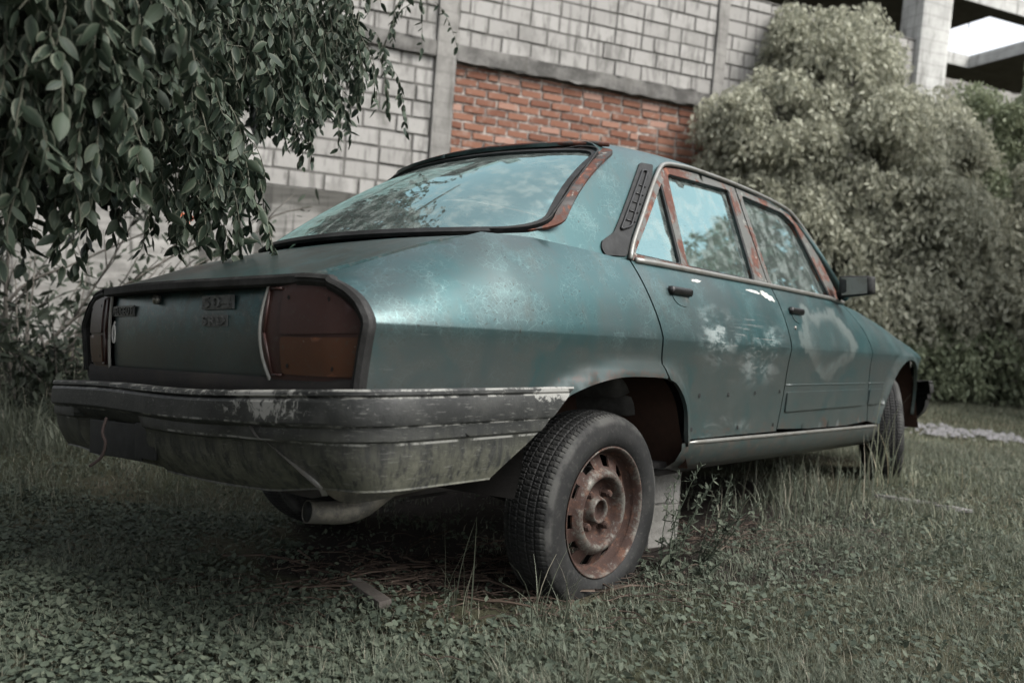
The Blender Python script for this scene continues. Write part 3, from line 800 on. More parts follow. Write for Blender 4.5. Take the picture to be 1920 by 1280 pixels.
# sill: bright strip, rocker
for mir in (False, True):
    def zs(x): return .354 - (x - .42) * .0175
    bmx('sill_strip', CAR, CHROME, lambda bm: tube(bm, [Vector((x, -(smip(x, WC) - .052), zs(x) - .012)) for x in np.arange(.41, 2.47, .06)], [.004] + [.0095] * 33 + [.004], 8, ell=.8), mir)
    def rocker(bm):
        prof = [(-.048, -.012), (-.050, -.035), (-.075, -.085), (-.12, -.115), (-.30, -.118)]
        grid_surf(bm, lambda x, k: Vector((x, -(smip(x, WC) + prof[k][0]), zs(x) + prof[k][1] + (.012 if k > 1 and x < .42 else 0))), np.arange(.365, 2.50, .05), range(5))
    bmx('rocker_panel', CAR, PAINT_D, rocker, mir)

# boot lid -----------------------------------------------------------
LZ = [(-1.05, .782), (-1.0, .795), (-.93, .818), (-.9, .830), (-.8, .864), (-.7, .903), (-.6, .940), (-.47, .968), (-.3, .978)]
def lidz(X, Y): return smip(X, LZ, .08) - .050 * Y * Y
def gapY(X): return ip(X, [(-1.0, .555), (-.93, .575), (-.7, .630), (-.47, .668), (-.36, .685)])
def lipX(Y): return -1.025 + .24 * Y * Y
def winX(Y): return -.570 + .42 * Y * Y
def L(X, Y): return Vector((X, Y, lidz(X, Y)))
lo_ = [(lipX(y), y) for y in np.linspace(-.565, .565, 20)] + [(x, gapY(x) - G) for x in np.linspace(-.94, -.40, 10)] + [(winX(y) + .006, y) for y in np.linspace(.66, -.66, 20)] + [(x, -gapY(x) + G) for x in np.linspace(-.40, -.94, 10)]
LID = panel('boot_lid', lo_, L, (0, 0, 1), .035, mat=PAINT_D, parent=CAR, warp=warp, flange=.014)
# strip between lid gap and quarter top closes the shoulder
# rear face
def rearX(Y): return -.991 + .108 * Y * Y
def RP(Y, Z): return Vector((rearX(Y) + .012 * ((Z - .66) / .12) ** 2, Y, Z))
rp = rpoly([(-.44, .556), (.44, .556), (.425, .66), (.44, .785), (-.44, .785), (-.425, .66)], .004, 2)
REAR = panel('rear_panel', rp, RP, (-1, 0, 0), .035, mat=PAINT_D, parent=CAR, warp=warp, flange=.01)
TL = spl([(-.455, .7765), (-.55, .776), (-.635, .768), (-.700, .742), (-.745, .703), (-.766, .660), (-.760, .610), (-.752, .575), (-.738, .553), (-.70, .549), (-.58, .5495), (-.470, .551)], .02) + \
    spl([(-.470, .551), (-.448, .60), (-.440, .66), (-.444, .72), (-.455, .7765)], .03)[1:-1]
TL = [tuple(p) for p in TL]
for mir in (False, True):
    s = -1
    lamp = panel('tail_lamp', [p for p in TL], lambda Y, Z: RP(Y, Z) + Vector((-.014 + .03 * max(0, (-Y - .64) / .13) ** 2, 0, 0)), (-1, -.1, 0), .022, mat=LENS_R, parent=CAR, warp=warp, mirror=mir, flange=.008)
    am = rpoly([(-.512, .566), (-.728, .562), (-.745, .60), (-.752, .648), (-.512, .652)], .012)
    panel('indicator_lens', am, lambda Y, Z: RP(Y, Z) + Vector((-.0185 + .03 * max(0, (-Y - .64) / .13) ** 2, 0, 0)), (-1, -.1, 0), .022, mat=LENS_A, parent=lamp, warp=warp, mirror=mir, flange=.004)
    up = rpoly([(-.512, .658), (-.755, .658), (-.738, .700), (-.695, .738), (-.632, .762), (-.512, .764)], .012)
    panel('stop_lens', up, lambda Y, Z: RP(Y, Z) + Vector((-.0185 + .03 * max(0, (-Y - .64) / .13) ** 2, 0, 0)), (-1, -.1, 0), .022, mat=LENS_R, parent=lamp, warp=warp, mirror=mir, flange=.004)
    def lampw(bm):   # reversing-lamp frame on the inner edge
        for a, b in (((-.462, .765), (-.455, .66)), ((-.455, .66), (-.476, .563)), ((-.462, .765), (-.505, .764)), ((-.476, .563), (-.51, .563))):
            tube(bm, [RP(*a) + Vector((-.018, 0, 0)), RP(*b) + Vector((-.018, 0, 0))], .0035, 6)
    bmx('lens_frame', lamp, LENS_R, lampw, mir)
    for y, z in ((-.535, .742), (-.665, .734), (-.535, .585), (-.675, .580)):
        def screw(bm):
            c = RP(y, z) + Vector((-.0192 + .03 * max(0, (-y - .64) / .13) ** 2, 0, 0))
            vs = [bm.verts.new((c.x, c.y + .0055 * math.cos(a), c.z + .0055 * math.sin(a))) for a in np.linspace(0, 2 * math.pi, 9)[:-1]]; bm.faces.new(vs)
        bmx('screw_hole', lamp, SEAL, screw, mir)
    bmx('lamp_trim', CAR, WHITE, lambda bm: tube(bm, [RP(y, z) + Vector((-.012, 0, 0)) for y, z in spl([(-.452, .782), (-.438, .72), (-.432, .66), (-.441, .60), (-.460, .548)], .02)], .0055, 8, ell=.8), mir)
    # C-shaped rubber surround
    C1 = spl([(-.50, .793), (-.58, .794), (-.650, .788), (-.722, .758), (-.768, .712), (-.790, .66), (-.796, .61), (-.788, .570), (-.768, .535)], .02)
    def sur(bm):
        C1 = [(-(wside(-.932, z) + .001), z) for z in np.linspace(.535, .775, 20)] + [(-.655, .781), (-.60, .788), (-.550, .790)]
        def sx(y, z): return -.936 - .020 * max(0, (y + .75) / .2)
        prof = [(-.006, .016), (-.010, .003), (-.008, -.006), (.001, -.014), (.003, -.010), (.010, -.011), (.019, -.006), (.023, .020)]
        rings = []
        for i, p in enumerate(C1):
            a = C1[max(i - 1, 0)]; b = C1[min(i + 1, len(C1) - 1)]; t = np.array(b) - np.array(a); t /= np.linalg.norm(t)
            nn = np.array((t[1], -t[0]))       # towards the lens
            if nn @ (np.array((-.55, .62)) - np.array(p)) < 0: nn = -nn
            rings.append([bm.verts.new((sx(p[0], p[1]) + e, p[0] + nn[0] * d, p[1] + nn[1] * d)) for d, e in prof])
        for A, B in zip(rings, rings[1:]):
            for k in range(len(prof) - 1): bm.faces.new((A[k], A[k + 1], B[k + 1], B[k]))
    bmx('lamp_surround', CAR, RUBBER, sur, mir, sharp=.5)
# rubber lip along the rear edge of the lid
def lip(bm):
    prof = [(.012, .004), (-.006, .003), (-.011, -.004), (-.011, -.019), (-.004, -.024), (.03, -.023)]
    grid_surf(bm, lambda y, k: Vector((lipX(y) + prof[k][0], y, lidz(lipX(y), y) + prof[k][1])), np.linspace(-.566, .566, 41), range(6))
bmx('boot_lip', LID, RUBBER, lip, sharp=.6)
# lower rear valance between panel and bumper + inner closing surface behind lamps
def clos(bm):
    grid_surf(bm, lambda y, z: Vector((rearX(y) + .035 + .06 * max(0, (abs(y) - .6) / .2) ** 2, y * (1 - .22 * max(0, (z - .68) / .1) ** 2), z)), np.linspace(-.755, .755, 31), np.linspace(.36, .765, 8))
bmx('rear_bulkhead', CAR, SEAL, clos)
bmx('valance', CAR, DARK, lambda bm: grid_surf(bm, lambda y, k: Vector((rearX(y) + (-.002, -.008, -.004, .02)[k], y, (.557, .545, .520, .45)[k])), np.linspace(-.76, .76, 31), range(4)))
# badges: letters standing on little plates
FONT = None
def letters(txt, size, y, z, ext=.0025, shear=0.0, sx=1.0, name='badge', mat=BADGE, plate=True):
    cu = bpy.data.curves.new('txt', 'FONT'); cu.body = txt; cu.size = size; cu.extrude = ext; cu.offset = size * .008
    cu.shear = shear;  cu.space_character = 1.12
    tmp = bpy.data.objects.new('txt', cu); COL.objects.link(tmp); bpy.context.view_layer.update()
    me = bpy.data.meshes.new_from_object(tmp); COL.objects.unlink(tmp); bpy.data.objects.remove(tmp)
    bm = bmesh.new(); bm.from_mesh(me); bpy.data.meshes.remove(me)
    x0 = min(v.co.x for v in bm.verts); x1 = max(v.co.x for v in bm.verts)
    y0 = min(v.co.y for v in bm.verts); y1 = max(v.co.y for v in bm.verts)
    nf = len(bm.faces)
    if plate:
        p = size * .10
        box(bm, x0 - p, x1 + p, y0 - p, y1 + p, -.002 - ext, -ext * .2)
        x0 -= p
    for v in bm.verts:
        lx = (v.co.x - x0) * sx; Y = y - lx       # seen from behind, text runs to the car's right (-Y)
        v.co = Vector((rearX(Y) - .004 - v.co.z, Y, z + v.co.y)) if True else v.co
    if plate:
        bm.faces.ensure_lookup_table()
        for f in bm.faces: f.material_index = 1 if (f.index < nf) else 0
        mat = [mat, BADGE_L]
    return bm_obj(name, bm, mat, REAR, False, warp)
letters('504', .038, -.168, .724, .0035, 0, 2.1)
letters('SRD', .031, -.170, .680, .003, 0, 1.75)
letters('PEUGEOT', .034, .425, .712, .0025, .12, 1.12)
def oring(bm):
    P = [Vector((rearX(.455) - .004, .425 + .012 * math.cos(a), .655 + .026 * math.sin(a))) for a in np.linspace(0, 2 * math.pi, 25)]
    tube(bm, P, .0032, 6, cap=False); tube(bm, [P[6], P[6] + Vector((0, -.008, .012))], .003, 6)
bmx('white_ring_mark', REAR, m_plain('chalk_white_paint', (.55, .55, .52), .8, var=.2), oring)
bmx('boot_lock', REAR, CHROME, lambda bm: (tube(bm, [(rearX(.1) + .004, .085, .752), (rearX(.1) - .008, .085, .752)], .014, 16), tube(bm, [(rearX(.1) - .008, .085, .752), (rearX(.1) - .011, .085, .752)], [.008, .006], 12)))
# rear window ---------------------------------------------------------
def wt(Y): return Vector((.045 + .44 * Y * Y, Y, 1.344 - .045 * Y * Y))
def wb(Y): return Vector((-.572 + .45 * Y * Y + 1.15 * Y ** 6, Y, .964 + .16 * Y ** 6))
def RW(off=0.0):
    def f(v, t):      # v = -1..1 across, t = 0..1 up
        Y0 = v * (.708 - .098 * t)
        p = wb(Y0).lerp(wt(Y0), t); bulge = .018 * 4 * t * (1 - t)
        n = Vector((-.5, 0, .86)); return p + n * (bulge + off)
    return f
rwo = rpoly([(-.985, .0), (.985, .0), (.985, 1.0), (-.985, 1.0)], .13, 8)
gpo = rpoly([(-.968, .035), (.968, .035), (.960, .965), (-.960, .965)], .12, 8)
panel('rear_window', gpo, lambda v, t: RW(-.006)(v, t), (-.5, 0, .86), .05, mat=GLASS, parent=CAR, warp=warp, flange=0)
panel('window_seal', rwo, RW(.004), (-.5, 0, .86), .04, holes=(gpo,), mat=SEAL, parent=CAR, warp=warp, flange=.012)
def ptube(loop, off, r, surf): return lambda bm: tube(bm, [surf(off)(*p) for p in spl([l for l in loop], .05)] , r, 6, cap=False)
bmx('seal_bead', CAR, RUBBER, lambda bm: tube(bm, [RW(.010)(*p) for p in rwo + rwo[:2]], .004, 6, cap=False))
# rust-red flange between seal and pillars/roof
rfl = rpoly([(-1.015, .012), (1.015, .012), (1.035, 1.05), (-1.035, 1.05)], .13, 8)
panel('window_flange', rfl, RW(-.002), (-.5, 0, .86), .04, holes=(rwo,), mat=RUST_FLANGE, parent=CAR, warp=warp, flange=.01)
bmx('roof_rear_edge', ROOF, RUST_FLANGE, lambda bm: tube(bm, [RW(.010)(v, 1.050 + .02 * (1 - v * v)) for v in np.linspace(-.99, .99, 31)], .011, 8, ell=.8))

# windshield, bonnet, nose -------------------------------------------
def WS(v, t):
    Y = v * (.70 - .14 * t); a = Vector((2.30 - .42 * Y * Y, Y, .945)); b = Vector((1.90 - .28 * Y * Y, Y, 1.385 - .05 * Y * Y)); return a.lerp(b, t)
wso = rpoly([(-1, 0), (1, 0), (1, 1), (-1, 1)], .12, 6)
panel('windshield', wso, WS, (1, 0, .6), .07, mat=GLASS, parent=CAR, warp=warp, flange=0)
bmx('window_seal', CAR, SEAL, lambda bm: tube(bm, [WS(*p) for p in wso + wso[:1]], .014, 6, cap=False))
for mir in (False, True):
    bmx('windscreen_pillar', CAR, PAINT, lambda bm: tube(bm, [(2.095, -.738, .945), (1.98, -.655, 1.165), (1.83, -.605, 1.30), (1.76, -.56, 1.375)], [.036, .028, .026, .024], 10, ell=.7), mir)
    bmx('cowl_corner', CAR, PAINT, lambda bm: tube(bm, [(2.10, -.72, .935), (2.16, -.66, .935), (2.26, -.5, .94)], [.022, .022, .014], 8), mir)
def bonz(X, Y): return smip(X, ZT) + .012 + .035 * (1 - (Y / .75) ** 2)
bo = [(x, -smip(x, YT) + .0) for x in np.linspace(2.12, 3.56, 20)] + [(3.60, y) for y in np.linspace(-.5, .5, 7)] + [(x, smip(x, YT)) for x in np.linspace(3.56, 2.12, 20)] + [(2.30 - .42 * y * y + .03, y) for y in np.linspace(.6, -.6, 9)]
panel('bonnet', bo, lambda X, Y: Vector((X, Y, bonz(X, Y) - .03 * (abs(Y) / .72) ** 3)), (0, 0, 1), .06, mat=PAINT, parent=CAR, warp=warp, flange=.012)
NOSE = bmx('nose_panel', CAR, PAINT, lambda bm: grid_surf(bm, lambda y, k: Vector(((3.60, 3.625, 3.61, 3.57)[k] - .12 * y * y, y, (.74, .70, .55, .36)[k])), np.linspace(-.64, .64, 25), range(4)))
for s in (-1, 1):
    def hl(bm, s=s):
        box(bm, 3.56, 3.635, s * .52 - .13, s * .52 + .13, .57, .70, .02)
    bmx('headlight', NOSE, CHROME, hl)
bmx('grille', NOSE, SEAL, lambda bm: [box(bm, 3.60, 3.632, -.36, .36, z, z + .012) for z in np.arange(.57, .70, .022)])
def bumper_sweep(bm, path, prof, zc=0):
    """path: plan points (x,y); prof: (inward, z)"""
    P = [np.array(p) for p in path]; rings = []
    cen = np.array((path[len(path) // 2][0] + (1.0 if path[len(path) // 2][0] < 0 else -1.0), 0.0))
    for i, p in enumerate(P):
        t = P[min(i + 1, len(P) - 1)] - P[max(i - 1, 0)]; t = t / np.linalg.norm(t); n = np.array((-t[1], t[0]))
        if n @ (cen - p) < 0: n = -n
        rings.append([(p[0] + n[0] * d, p[1] + n[1] * d, z) for d, z in prof])
    return rings
half = spl([(-1.068, 0), (-1.066, -.25), (-1.058, -.50), (-1.040, -.68), (-1.008, -.785), (-.955, -.842), (-.88, -.866), (-.70, -.872), (-.50, -.876), (-.335, -.878)], .03)
path = [(p[0], -p[1]) for p in reversed(half)][:-1] + [tuple(p) for p in half]
prof = [(.055, .534), (.030, .538), (.008, .538), (.001, .533), (.000, .526), (.005, .5225), (.010, .521), (.003, .5185), (-.002, .512), (-.003, .49), (-.003, .468), (.001, .462), (.010, .4585), (.012, .455), (.010, .440), (.012, .428), (.020, .4235), (.023, .418), (.026, .39), (.038, .36), (.055, .335), (.078, .312), (.085, .306), (.083, .302), (.11, .300)]
def rbump(bm):
    R = bumper_sweep(bm, path, prof); R2 = bumper_sweep(bm, path, [(d * .42, z) for d, z in prof]); rr = random.Random(3); g = []
    for i in range(len(R)):
        k = sm(34, 22, min(i, len(R) - 1 - i)); R[i] = [tuple(a[q] * (1 - k) + b[q] * k for q in range(3)) for a, b in zip(R[i], R2[i])]
    for i, ring in enumerate(R):
        row = []
        for x, y, z in ring:
            if (i < 24 or i > len(R) - 25) and x > -.9:
                k = (z - .30) / .235; lim = -.625 + .290 * min(1, max(0, k)); s = (lim + .9) / (.565); x = -.9 + (x + .9) * s
            # sag and bruises
            if z < .45: z += .020 * sm(.45, .33, z) * sm(.45, .72, abs(y))
            zz = z + .004 * math.sin(y * 4.1) - .006 * math.exp(-((y + .2) / .3) ** 2)
            xx = x + (.012 * math.exp(-((y + .42) / .05) ** 2 - ((z - .40) / .07) ** 2))
            if z < .46 and y > .02 and y < .50 and x < -.95: xx += .030 * sm(.455, .425, z) * sm(.02, .06, y) * sm(.50, .46, y)
            row.append(bm.verts.new((xx, y, zz)))
        g.append(row)
    for A, B in zip(g, g[1:]):
        for k in range(len(prof) - 1): bm.faces.new((A[k], A[k + 1], B[k + 1], B[k]))
REARB = bmx('rear_bumper', CAR, BUMPER, rbump, w=None, sharp=.42)
# split edge where the corner cap overlaps the middle section
def bpt(y, z, o=.004):
    i = min(range(len(half)), key=lambda k: abs(half[k][1] - y)); d = ip(-z, [(-q[1], q[0]) for q in prof]); return Vector((half[i][0] + d - o, y, z))
def split(bm):
    P = [bpt(-.505, .452), bpt(-.53, .432), bpt(-.55, .418, .003), bpt(-.60, .392), bpt(-.645, .36), bpt(-.665, .335), bpt(-.668, .318), bpt(-.662, .303)]
    P = [Vector(p) for p in spl([tuple(p) for p in P], .01)]
    A = [bm.verts.new(p) for p in P]; B = [bm.verts.new(p + Vector((-.006, -.009, 0))) for p in P]; C = [bm.verts.new(p + Vector((.012, -.004, 0))) for p in P]
    for i in range(len(P) - 1): bm.faces.new((A[i], A[i + 1], B[i + 1], B[i])); bm.faces.new((A[i], C[i], C[i + 1], A[i + 1]))
bmx('torn_edge', REARB, CHROME, split, w=None)
def plate(bm):
    box(bm, -1.030, -1.020, .08, .42, .325, .425, .003); box(bm, -1.036, -1.028, -.02, .10, .335, .430, .002)
bmx('plate_recess', REARB, SEAL, plate, w=None)
bmx('bumper_bolt', REARB, RUBBER, lambda bm: tube(bm, [(-.72, -.858, .44), (-.72, -.868, .44)], .010, 12), w=None)
fh = [(4.66 - 1.0 + .03, 0), (3.685, -.30), (3.66, -.55), (3.60, -.72), (3.50, -.80), (3.40, -.825), (3.31, -.83)]
fh = spl(fh, .05); fpath = [(p[0], -p[1]) for p in reversed(fh)][:-1] + [tuple(p) for p in fh]
def fbump(bm):
    R = bumper_sweep(bm, fpath, prof); g = [[bm.verts.new(p) for p in r] for r in R]
    for A, B in zip(g, g[1:]):
        for k in range(len(prof) - 1): bm.faces.new((A[k], A[k + 1], B[k + 1], B[k]))
bmx('front_bumper', CAR, RUBBER, fbump, w=None)

# wheel wells, floor, cabin ------------------------------------------
def well(xc, arch, ytop=.80, depth=.42):
    def f(bm):
        A = arch
        grid_surf(bm, lambda i, y: Vector((A[int(i)][0], -y, A[int(i)][1] + .012)), range(len(A)), np.linspace(wside(xc, .5) - .02, wside(xc, .5) - depth, 6))
        yy = -(wside(xc, .5) - depth); U = [bm.verts.new((p[0], yy, p[1] + .012)) for p in A]; D_ = [bm.verts.new((p[0], yy, min(p[1], .20))) for p in A]
        for i in range(len(A) - 1): bm.faces.new((U[i], U[i + 1], D_[i + 1], D_[i]))
    return f
aw = [(-.46, .24)] + [(x - (.03 if x < 0 else -.0), z + .01) for x, z in arR[2:-2]] + [(.405, .32), (.44, .24)]
af = [(2.42, .22)] + [(x, z + .01) for x, z in arF[1:-1]] + [(3.33, .24)]
for mir in (False, True):
    bmx('wheel_well', CAR, WELL, well(0, aw), mir); bmx('wheel_well', CAR, WELL, well(2.87, af), mir)
def floor(bm):
    box(bm, .38, 2.50, -.70, .70, .225, .27); box(bm, -.95, -.44, -.60, .60, .29, .33); box(bm, -.44, .38, -.40, .40, .27, .34); box(bm, 2.5, 3.5, -.42, .42, .25, .30)
    tube(bm, [(2.2, -.12, .20), (1.0, -.12, .19), (.2, -.14, .20)], .025, 8); box(bm, -.62, -.30, -.45, -.12, .22, .30, .03)
bmx('floor_pan', CAR, DARK, floor)
def cabin(bm):
    for mir in (-1, 1):
        bm.faces.new([bm.verts.new((x, mir * y, z)) for x, y, z in ((.43, .72, .34), (2.4, .74, .34), (2.3, .735, .60), (.43, .72, .60))])
        bm.faces.new([bm.verts.new((x, mir * y, z)) for x, y, z in ((.14, .70, .601), (2.3, .735, .601), (2.1, .735, .915), (.14, .72, .915))])
        # inner door cards stand a hand's width inside the skins
    bm.faces.new([bm.verts.new(p) for p in ((-.46, -.64, .945), (.22, -.68, .90), (.22, .68, .90), (-.46, .64, .945))])
    bm.faces.new([bm.verts.new(p) for p in ((2.35, -.6, .94), (1.95, -.70, .90), (1.95, .70, .90), (2.35, .6, .94))])
    bm.faces.new([bm.verts.new(p) for p in ((1.95, -.70, .90), (1.85, -.70, .55), (1.85, .70, .55), (1.95, .70, .90))])
    bm.faces.new([bm.verts.new(p) for p in ((2.45, -.72, .30), (2.45, .72, .30), (2.45, .72, .9), (2.45, -.72, .9))])
bmx('cabin_lining', CAR, INNER, cabin, smooth=False)
def seat(x, y, w_, hgt=.94):
    def f(bm):
        box(bm, x, x + .46, y - w_, y + w_, .42, .58, .05)
        M = Matrix.Translation((x, y, .50)) @ Matrix.Rotation(-.28, 4, 'Y'); box(bm, -.08, .06, -w_, w_, 0, hgt - .50, .05, M)
    return f
def headrest(x, y):
    def f(bm):
        M = Matrix.Translation((x, y, 1.00)) @ Matrix.Rotation(-.25, 4, 'Y'); box(bm, -.04, .05, -.12, .12, -.06, .10, .035, M)
        tube(bm, [(x, y - .04, .90), (x, y - .04, .97)], .006, 6); tube(bm, [(x, y + .04, .90), (x, y + .04, .97)], .006, 6)
    return f
for y in (-.34, .34):
    s_ = bmx('front_seat', CAR, INNER, seat(1.12, y, .25)); bmx('headrest', s_, INNER, headrest(.985, y))
bs = bmx('rear_seat', CAR, INNER, seat(.34, 0, .62, .92))
for y in (-.34, .34): bmx('headrest', bs, INNER, headrest(.20, y))
bmx('steering_wheel', CAR, SEAL, lambda bm: tube(bm, [Vector((1.72, .34, .92)) + Vector((.35 * -.2 * math.sin(a), .19 * math.cos(a), .18 * math.sin(a))) for a in np.linspace(0, 2 * math.pi, 29)], .012, 6, cap=False))

# exhaust -------------------------------------------------------------
def exh(bm):
    P = spl([(-.838, -.425, .225), (-.79, -.432, .218), (-.735, -.440, .213), (-.69, -.450, .222), (-.65, -.462, .246), (-.60, -.47, .275), (-.52, -.46, .295)], .015)
    R = tube(bm, P, [.029] * 6 + [.030] * (len(P) - 6), 20, cap=False)
    # inner wall
    inner = tube(bm, [P[0], P[4], P[10]], .0265, 20, cap=False)
    for k in range(20): bm.faces.new((R[0][k], inner[0][k], inner[0][(k + 1) % 20], R[0][(k + 1) % 20]))
    bm.faces.new(inner[-1])
EX = bmx('exhaust_pipe', CAR, EXH, exh, w=None)
bmx('pipe_mouth_shade', EX, SEAL, lambda bm: tube(bm, [(-.8375, -.4253, .2249), (-.8340, -.4258, .2246)], .0262, 20), w=None)  # black disc painting the shaded hollow of the pipe
def tow(bm):
    P = spl([(-.93, -.60, .315), (-.90, -.62, .285), (-.86, -.64, .272), (-.80, -.68, .285), (-.72, -.74, .305)], .02)
    A = [bm.verts.new((p[0], p[1], .33)) for p in P]; B = [bm.verts.new(tuple(p)) for p in P]; C = [bm.verts.new((p[0] + .05, p[1], p[2])) for p in P]
    for i in range(len(P) - 1): bm.faces.new((A[i], A[i + 1], B[i + 1], B[i])); bm.faces.new((B[i], B[i + 1], C[i + 1], C[i]))
bmx('valance_bracket', CAR, EXH, tow, w=None)
# loose rusty rod hanging under the bumper
bmx('hanging_wire', REARB, m_plain('rusty_wire', (.022, .014, .012), .8), lambda bm: tube(bm, spl([(-1.07, .205, .44), (-1.082, .20, .40), (-1.075, .195, .37), (-1.08, .21, .33), (-1.10, .235, .305)], .01), .0045, 6), w=None)

# wheels ---------------------------------------------------------------
def tyre_mesh(nth=648, flat=.0):
    # profile across the tyre: (y, r) from inner bead round the tread to the outer bead (outer = -y)
    prof = [(.060, .188), (.074, .196), (.086, .215), (.091, .238), (.088, .262), (.080, .280), (.072, .2905)]
    tread = np.linspace(.070, -.070, 57)
    prof += [(y, .3005 - .0085 * (y / .07) ** 2 - .003 * (abs(y) / .07) ** 8) for y in tread]
    prof += [(-.074, .2875), (-.078, .283), (-.082, .276), (-.0835, .2735), (-.086, .262), (-.090, .245), (-.091, .232), (-.0895, .220), (-.084, .208), (-.0825, .206), (-.078, .199), (-.070, .193), (-.062, .188)]
    P = np.array(prof); nv = len(P); th = np.linspace(0, 2 * np.pi, nth, endpoint=False)
    Y = np.repeat(P[None, :, 0], nth, 0); Rr = np.repeat(P[None, :, 1], nth, 0)
    on = (np.abs(Y) < .0705) & (Rr > .285)
    g = np.zeros_like(Y)
    for yc in (.044, .0155, -.0155, -.044): g = np.maximum(g, ((np.abs(Y - yc) < .0022) & on) * 1.0)
    ph = (th[:, None] / (2 * np.pi) * 108 + .35 * np.abs(((Y * 34) % 2) - 1) ) % 1.0
    lat = (ph < .20) & on & (np.abs(np.abs(Y) - .0155) > .003)
    g = np.maximum(g, lat * .8)
    ph2 = (th[:, None] / (2 * np.pi) * 180 + .5 + Y * 12) % 1.0
    g = np.maximum(g, ((ph2 < .24) & on & (np.abs(Y) > .018) & (np.abs(Y) < .040)) * .35)
    Rr = Rr - g * .0030
    sh = ((np.abs(Y) > .060) & (Rr > .27)).astype(float)
    Rr = Rr + .0012 * (np.abs(np.abs(Y) - .0885) < .0012) 
    V = np.stack([Rr * np.cos(th)[:, None], Y, Rr * np.sin(th)[:, None]], -1).reshape(-1, 3)
    i = np.arange(nth)[:, None]; j = np.arange(nv - 1)[None]
    a = i * nv + j; b = ((i + 1) % nth) * nv + j
    F = np.stack([a, a + 1, b + 1, b], -1).reshape(-1, 4)
    return V, F, g.ravel(), sh.ravel()
TV, TF, TG, TS = tyre_mesh()
def rim_mesh():
    # (y, r, wear) outer is -y; from the lip inwards to the centre
    prof = [(-.058, .181, .2), (-.072, .186, .5), (-.080, .192, .9), (-.083, .1955, .9), (-.081, .199, .4), (-.077, .1955, .6), (-.074, .189, .1), (-.066, .184, .0), (-.050, .181, .0), (-.044, .177, .0), (-.038, .174, .0), (-.034, .171, 0), (-.034, .167, 0), (-.037, .162, .0),
            (-.042, .152, .1), (-.048, .141, .2), (-.054, .134, .5), (-.062, .127, .9), (-.069, .121, 1.0), (-.073, .114, 1.0), (-.073, .107, 1.0), (-.068, .101, .9), (-.054, .095, .6), (-.036, .090, .3), (-.029, .083, .1), (-.027, .072, .0), (-.027, .060, 0), (-.030, .050, .2), (-.040, .044, .6), (-.052, .041, 1.0), (-.060, .038, 1.0), (-.062, .034, 1.0), (-.058, .030, .8), (-.048, .028, .2), (-.034, .027, 0), (-.030, .001, 0)]
    nth = 144; bm = bmesh.new(); lay = None
    th = np.linspace(0, 2 * math.pi, nth, endpoint=False); rings = []; W = []
    for a in th:
        rings.append([bm.verts.new((r * math.cos(a), y, r * math.sin(a))) for y, r, w_ in prof]); W += [q[2] for q in prof]
    for i in range(nth):
        ph = (i + .5) / nth * 10 % 1.0; A = rings[i]; B = rings[(i + 1) % nth]
        for k in range(len(prof) - 1):
            r = (prof[k][1] + prof[k + 1][1]) / 2
            if .136 < r < .165 and .26 < ph < .74: continue
            bm.faces.new((A[k], A[k + 1], B[k + 1], B[k]))
    for f in bm.faces: f.smooth = True
    # thickness at the slots
    be = [e for e in bm.edges if e.is_boundary and .13 < math.hypot(e.verts[0].co.x, e.verts[0].co.z) < .17]
    r = bmesh.ops.extrude_edge_only(bm, edges=be)
    for v in [x for x in r['geom'] if isinstance(x, bmesh.types.BMVert)]: v.co.y += .006; W.append(.9)
    for e in be: e.smooth = False
    bmesh.ops.recalc_face_normals(bm, faces=bm.faces[:])
    me = bpy.data.meshes.new('rim'); bm.to_mesh(me); bm.free()
    at = me.attributes.new('wear', 'FLOAT', 'POINT')
    for i in range(len(me.vertices)): at.data[i].value = W[i] if i < len(W) else .5
    me.materials.append(RIM); return me
RIM_ME = rim_mesh()
def nut_me():
    bm = bmesh.new(); tube(bm, [(0, -.026, 0), (0, -.052, 0)], [.0135, .0135], 6); tube(bm, [(0, -.052, 0), (0, -.060, 0)], [.012, .008], 10)
    tube(bm, [(0, -.0275, 0), (0, -.030, 0)], [.018, .016], 14)
    me = bpy.data.meshes.new('lug_nut'); bm.to_mesh(me); bm.free(); me.materials.append(RIM); return me
NUT = nut_me()
TYRE_ME = None
def wheel(x, y, z, side, camber=0.0, steer=0.0, spin=0.0):
    """side -1 = right of the car"""
    global TYRE_ME
    t = bmx('wheel', CAR, DARK, lambda bm: (tube(bm, [(0, -.015, 0), (0, .07, 0)], .125, 24), tube(bm, [(0, .07, 0), (0, .20, 0)], .05, 12)), w=None)
    t.matrix_local = Matrix.Translation((x, y, z)) @ Matrix.Rotation(steer, 4, 'Z') @ Matrix.Rotation(camber, 4, 'X') @ (Matrix.Rotation(math.pi, 4, 'Z') if side > 0 else Matrix.Identity(4)) @ Matrix.Rotation(spin, 4, 'Y')
    if TYRE_ME is None:
        o = np_mesh('tyre', TV, TF, TYRE, t, attrs={'groove': TG, 'shoulder': TS}); TYRE_ME = o.data; TYRE_ME.polygons.foreach_set('use_smooth', ((TG[TF].max(1) + TG[TF].min(1)) == 0) | (TS[TF].max(1) < -1))
    else: o = link_mesh('tyre', TYRE_ME, None, t)
    r = link_mesh('rim', RIM_ME, None, t)
    for k in range(4):
        n = link_mesh('lug_nut', NUT, None, t); a = math.pi / 4 + k * math.pi / 2 + .15
        n.location = (.068 * math.cos(a), 0, .068 * math.sin(a))
    return t
wheel(0.0, -.667, .163, -1, camber=R_(4.5), spin=.2)
wheel(0.0, .667, .245, 1, camber=R_(-1), spin=1.1)
wheel(2.85, -.68, .262, -1, steer=R_(24), spin=.6)
wheel(2.85, .69, .300, 1, steer=R_(27), spin=.4)
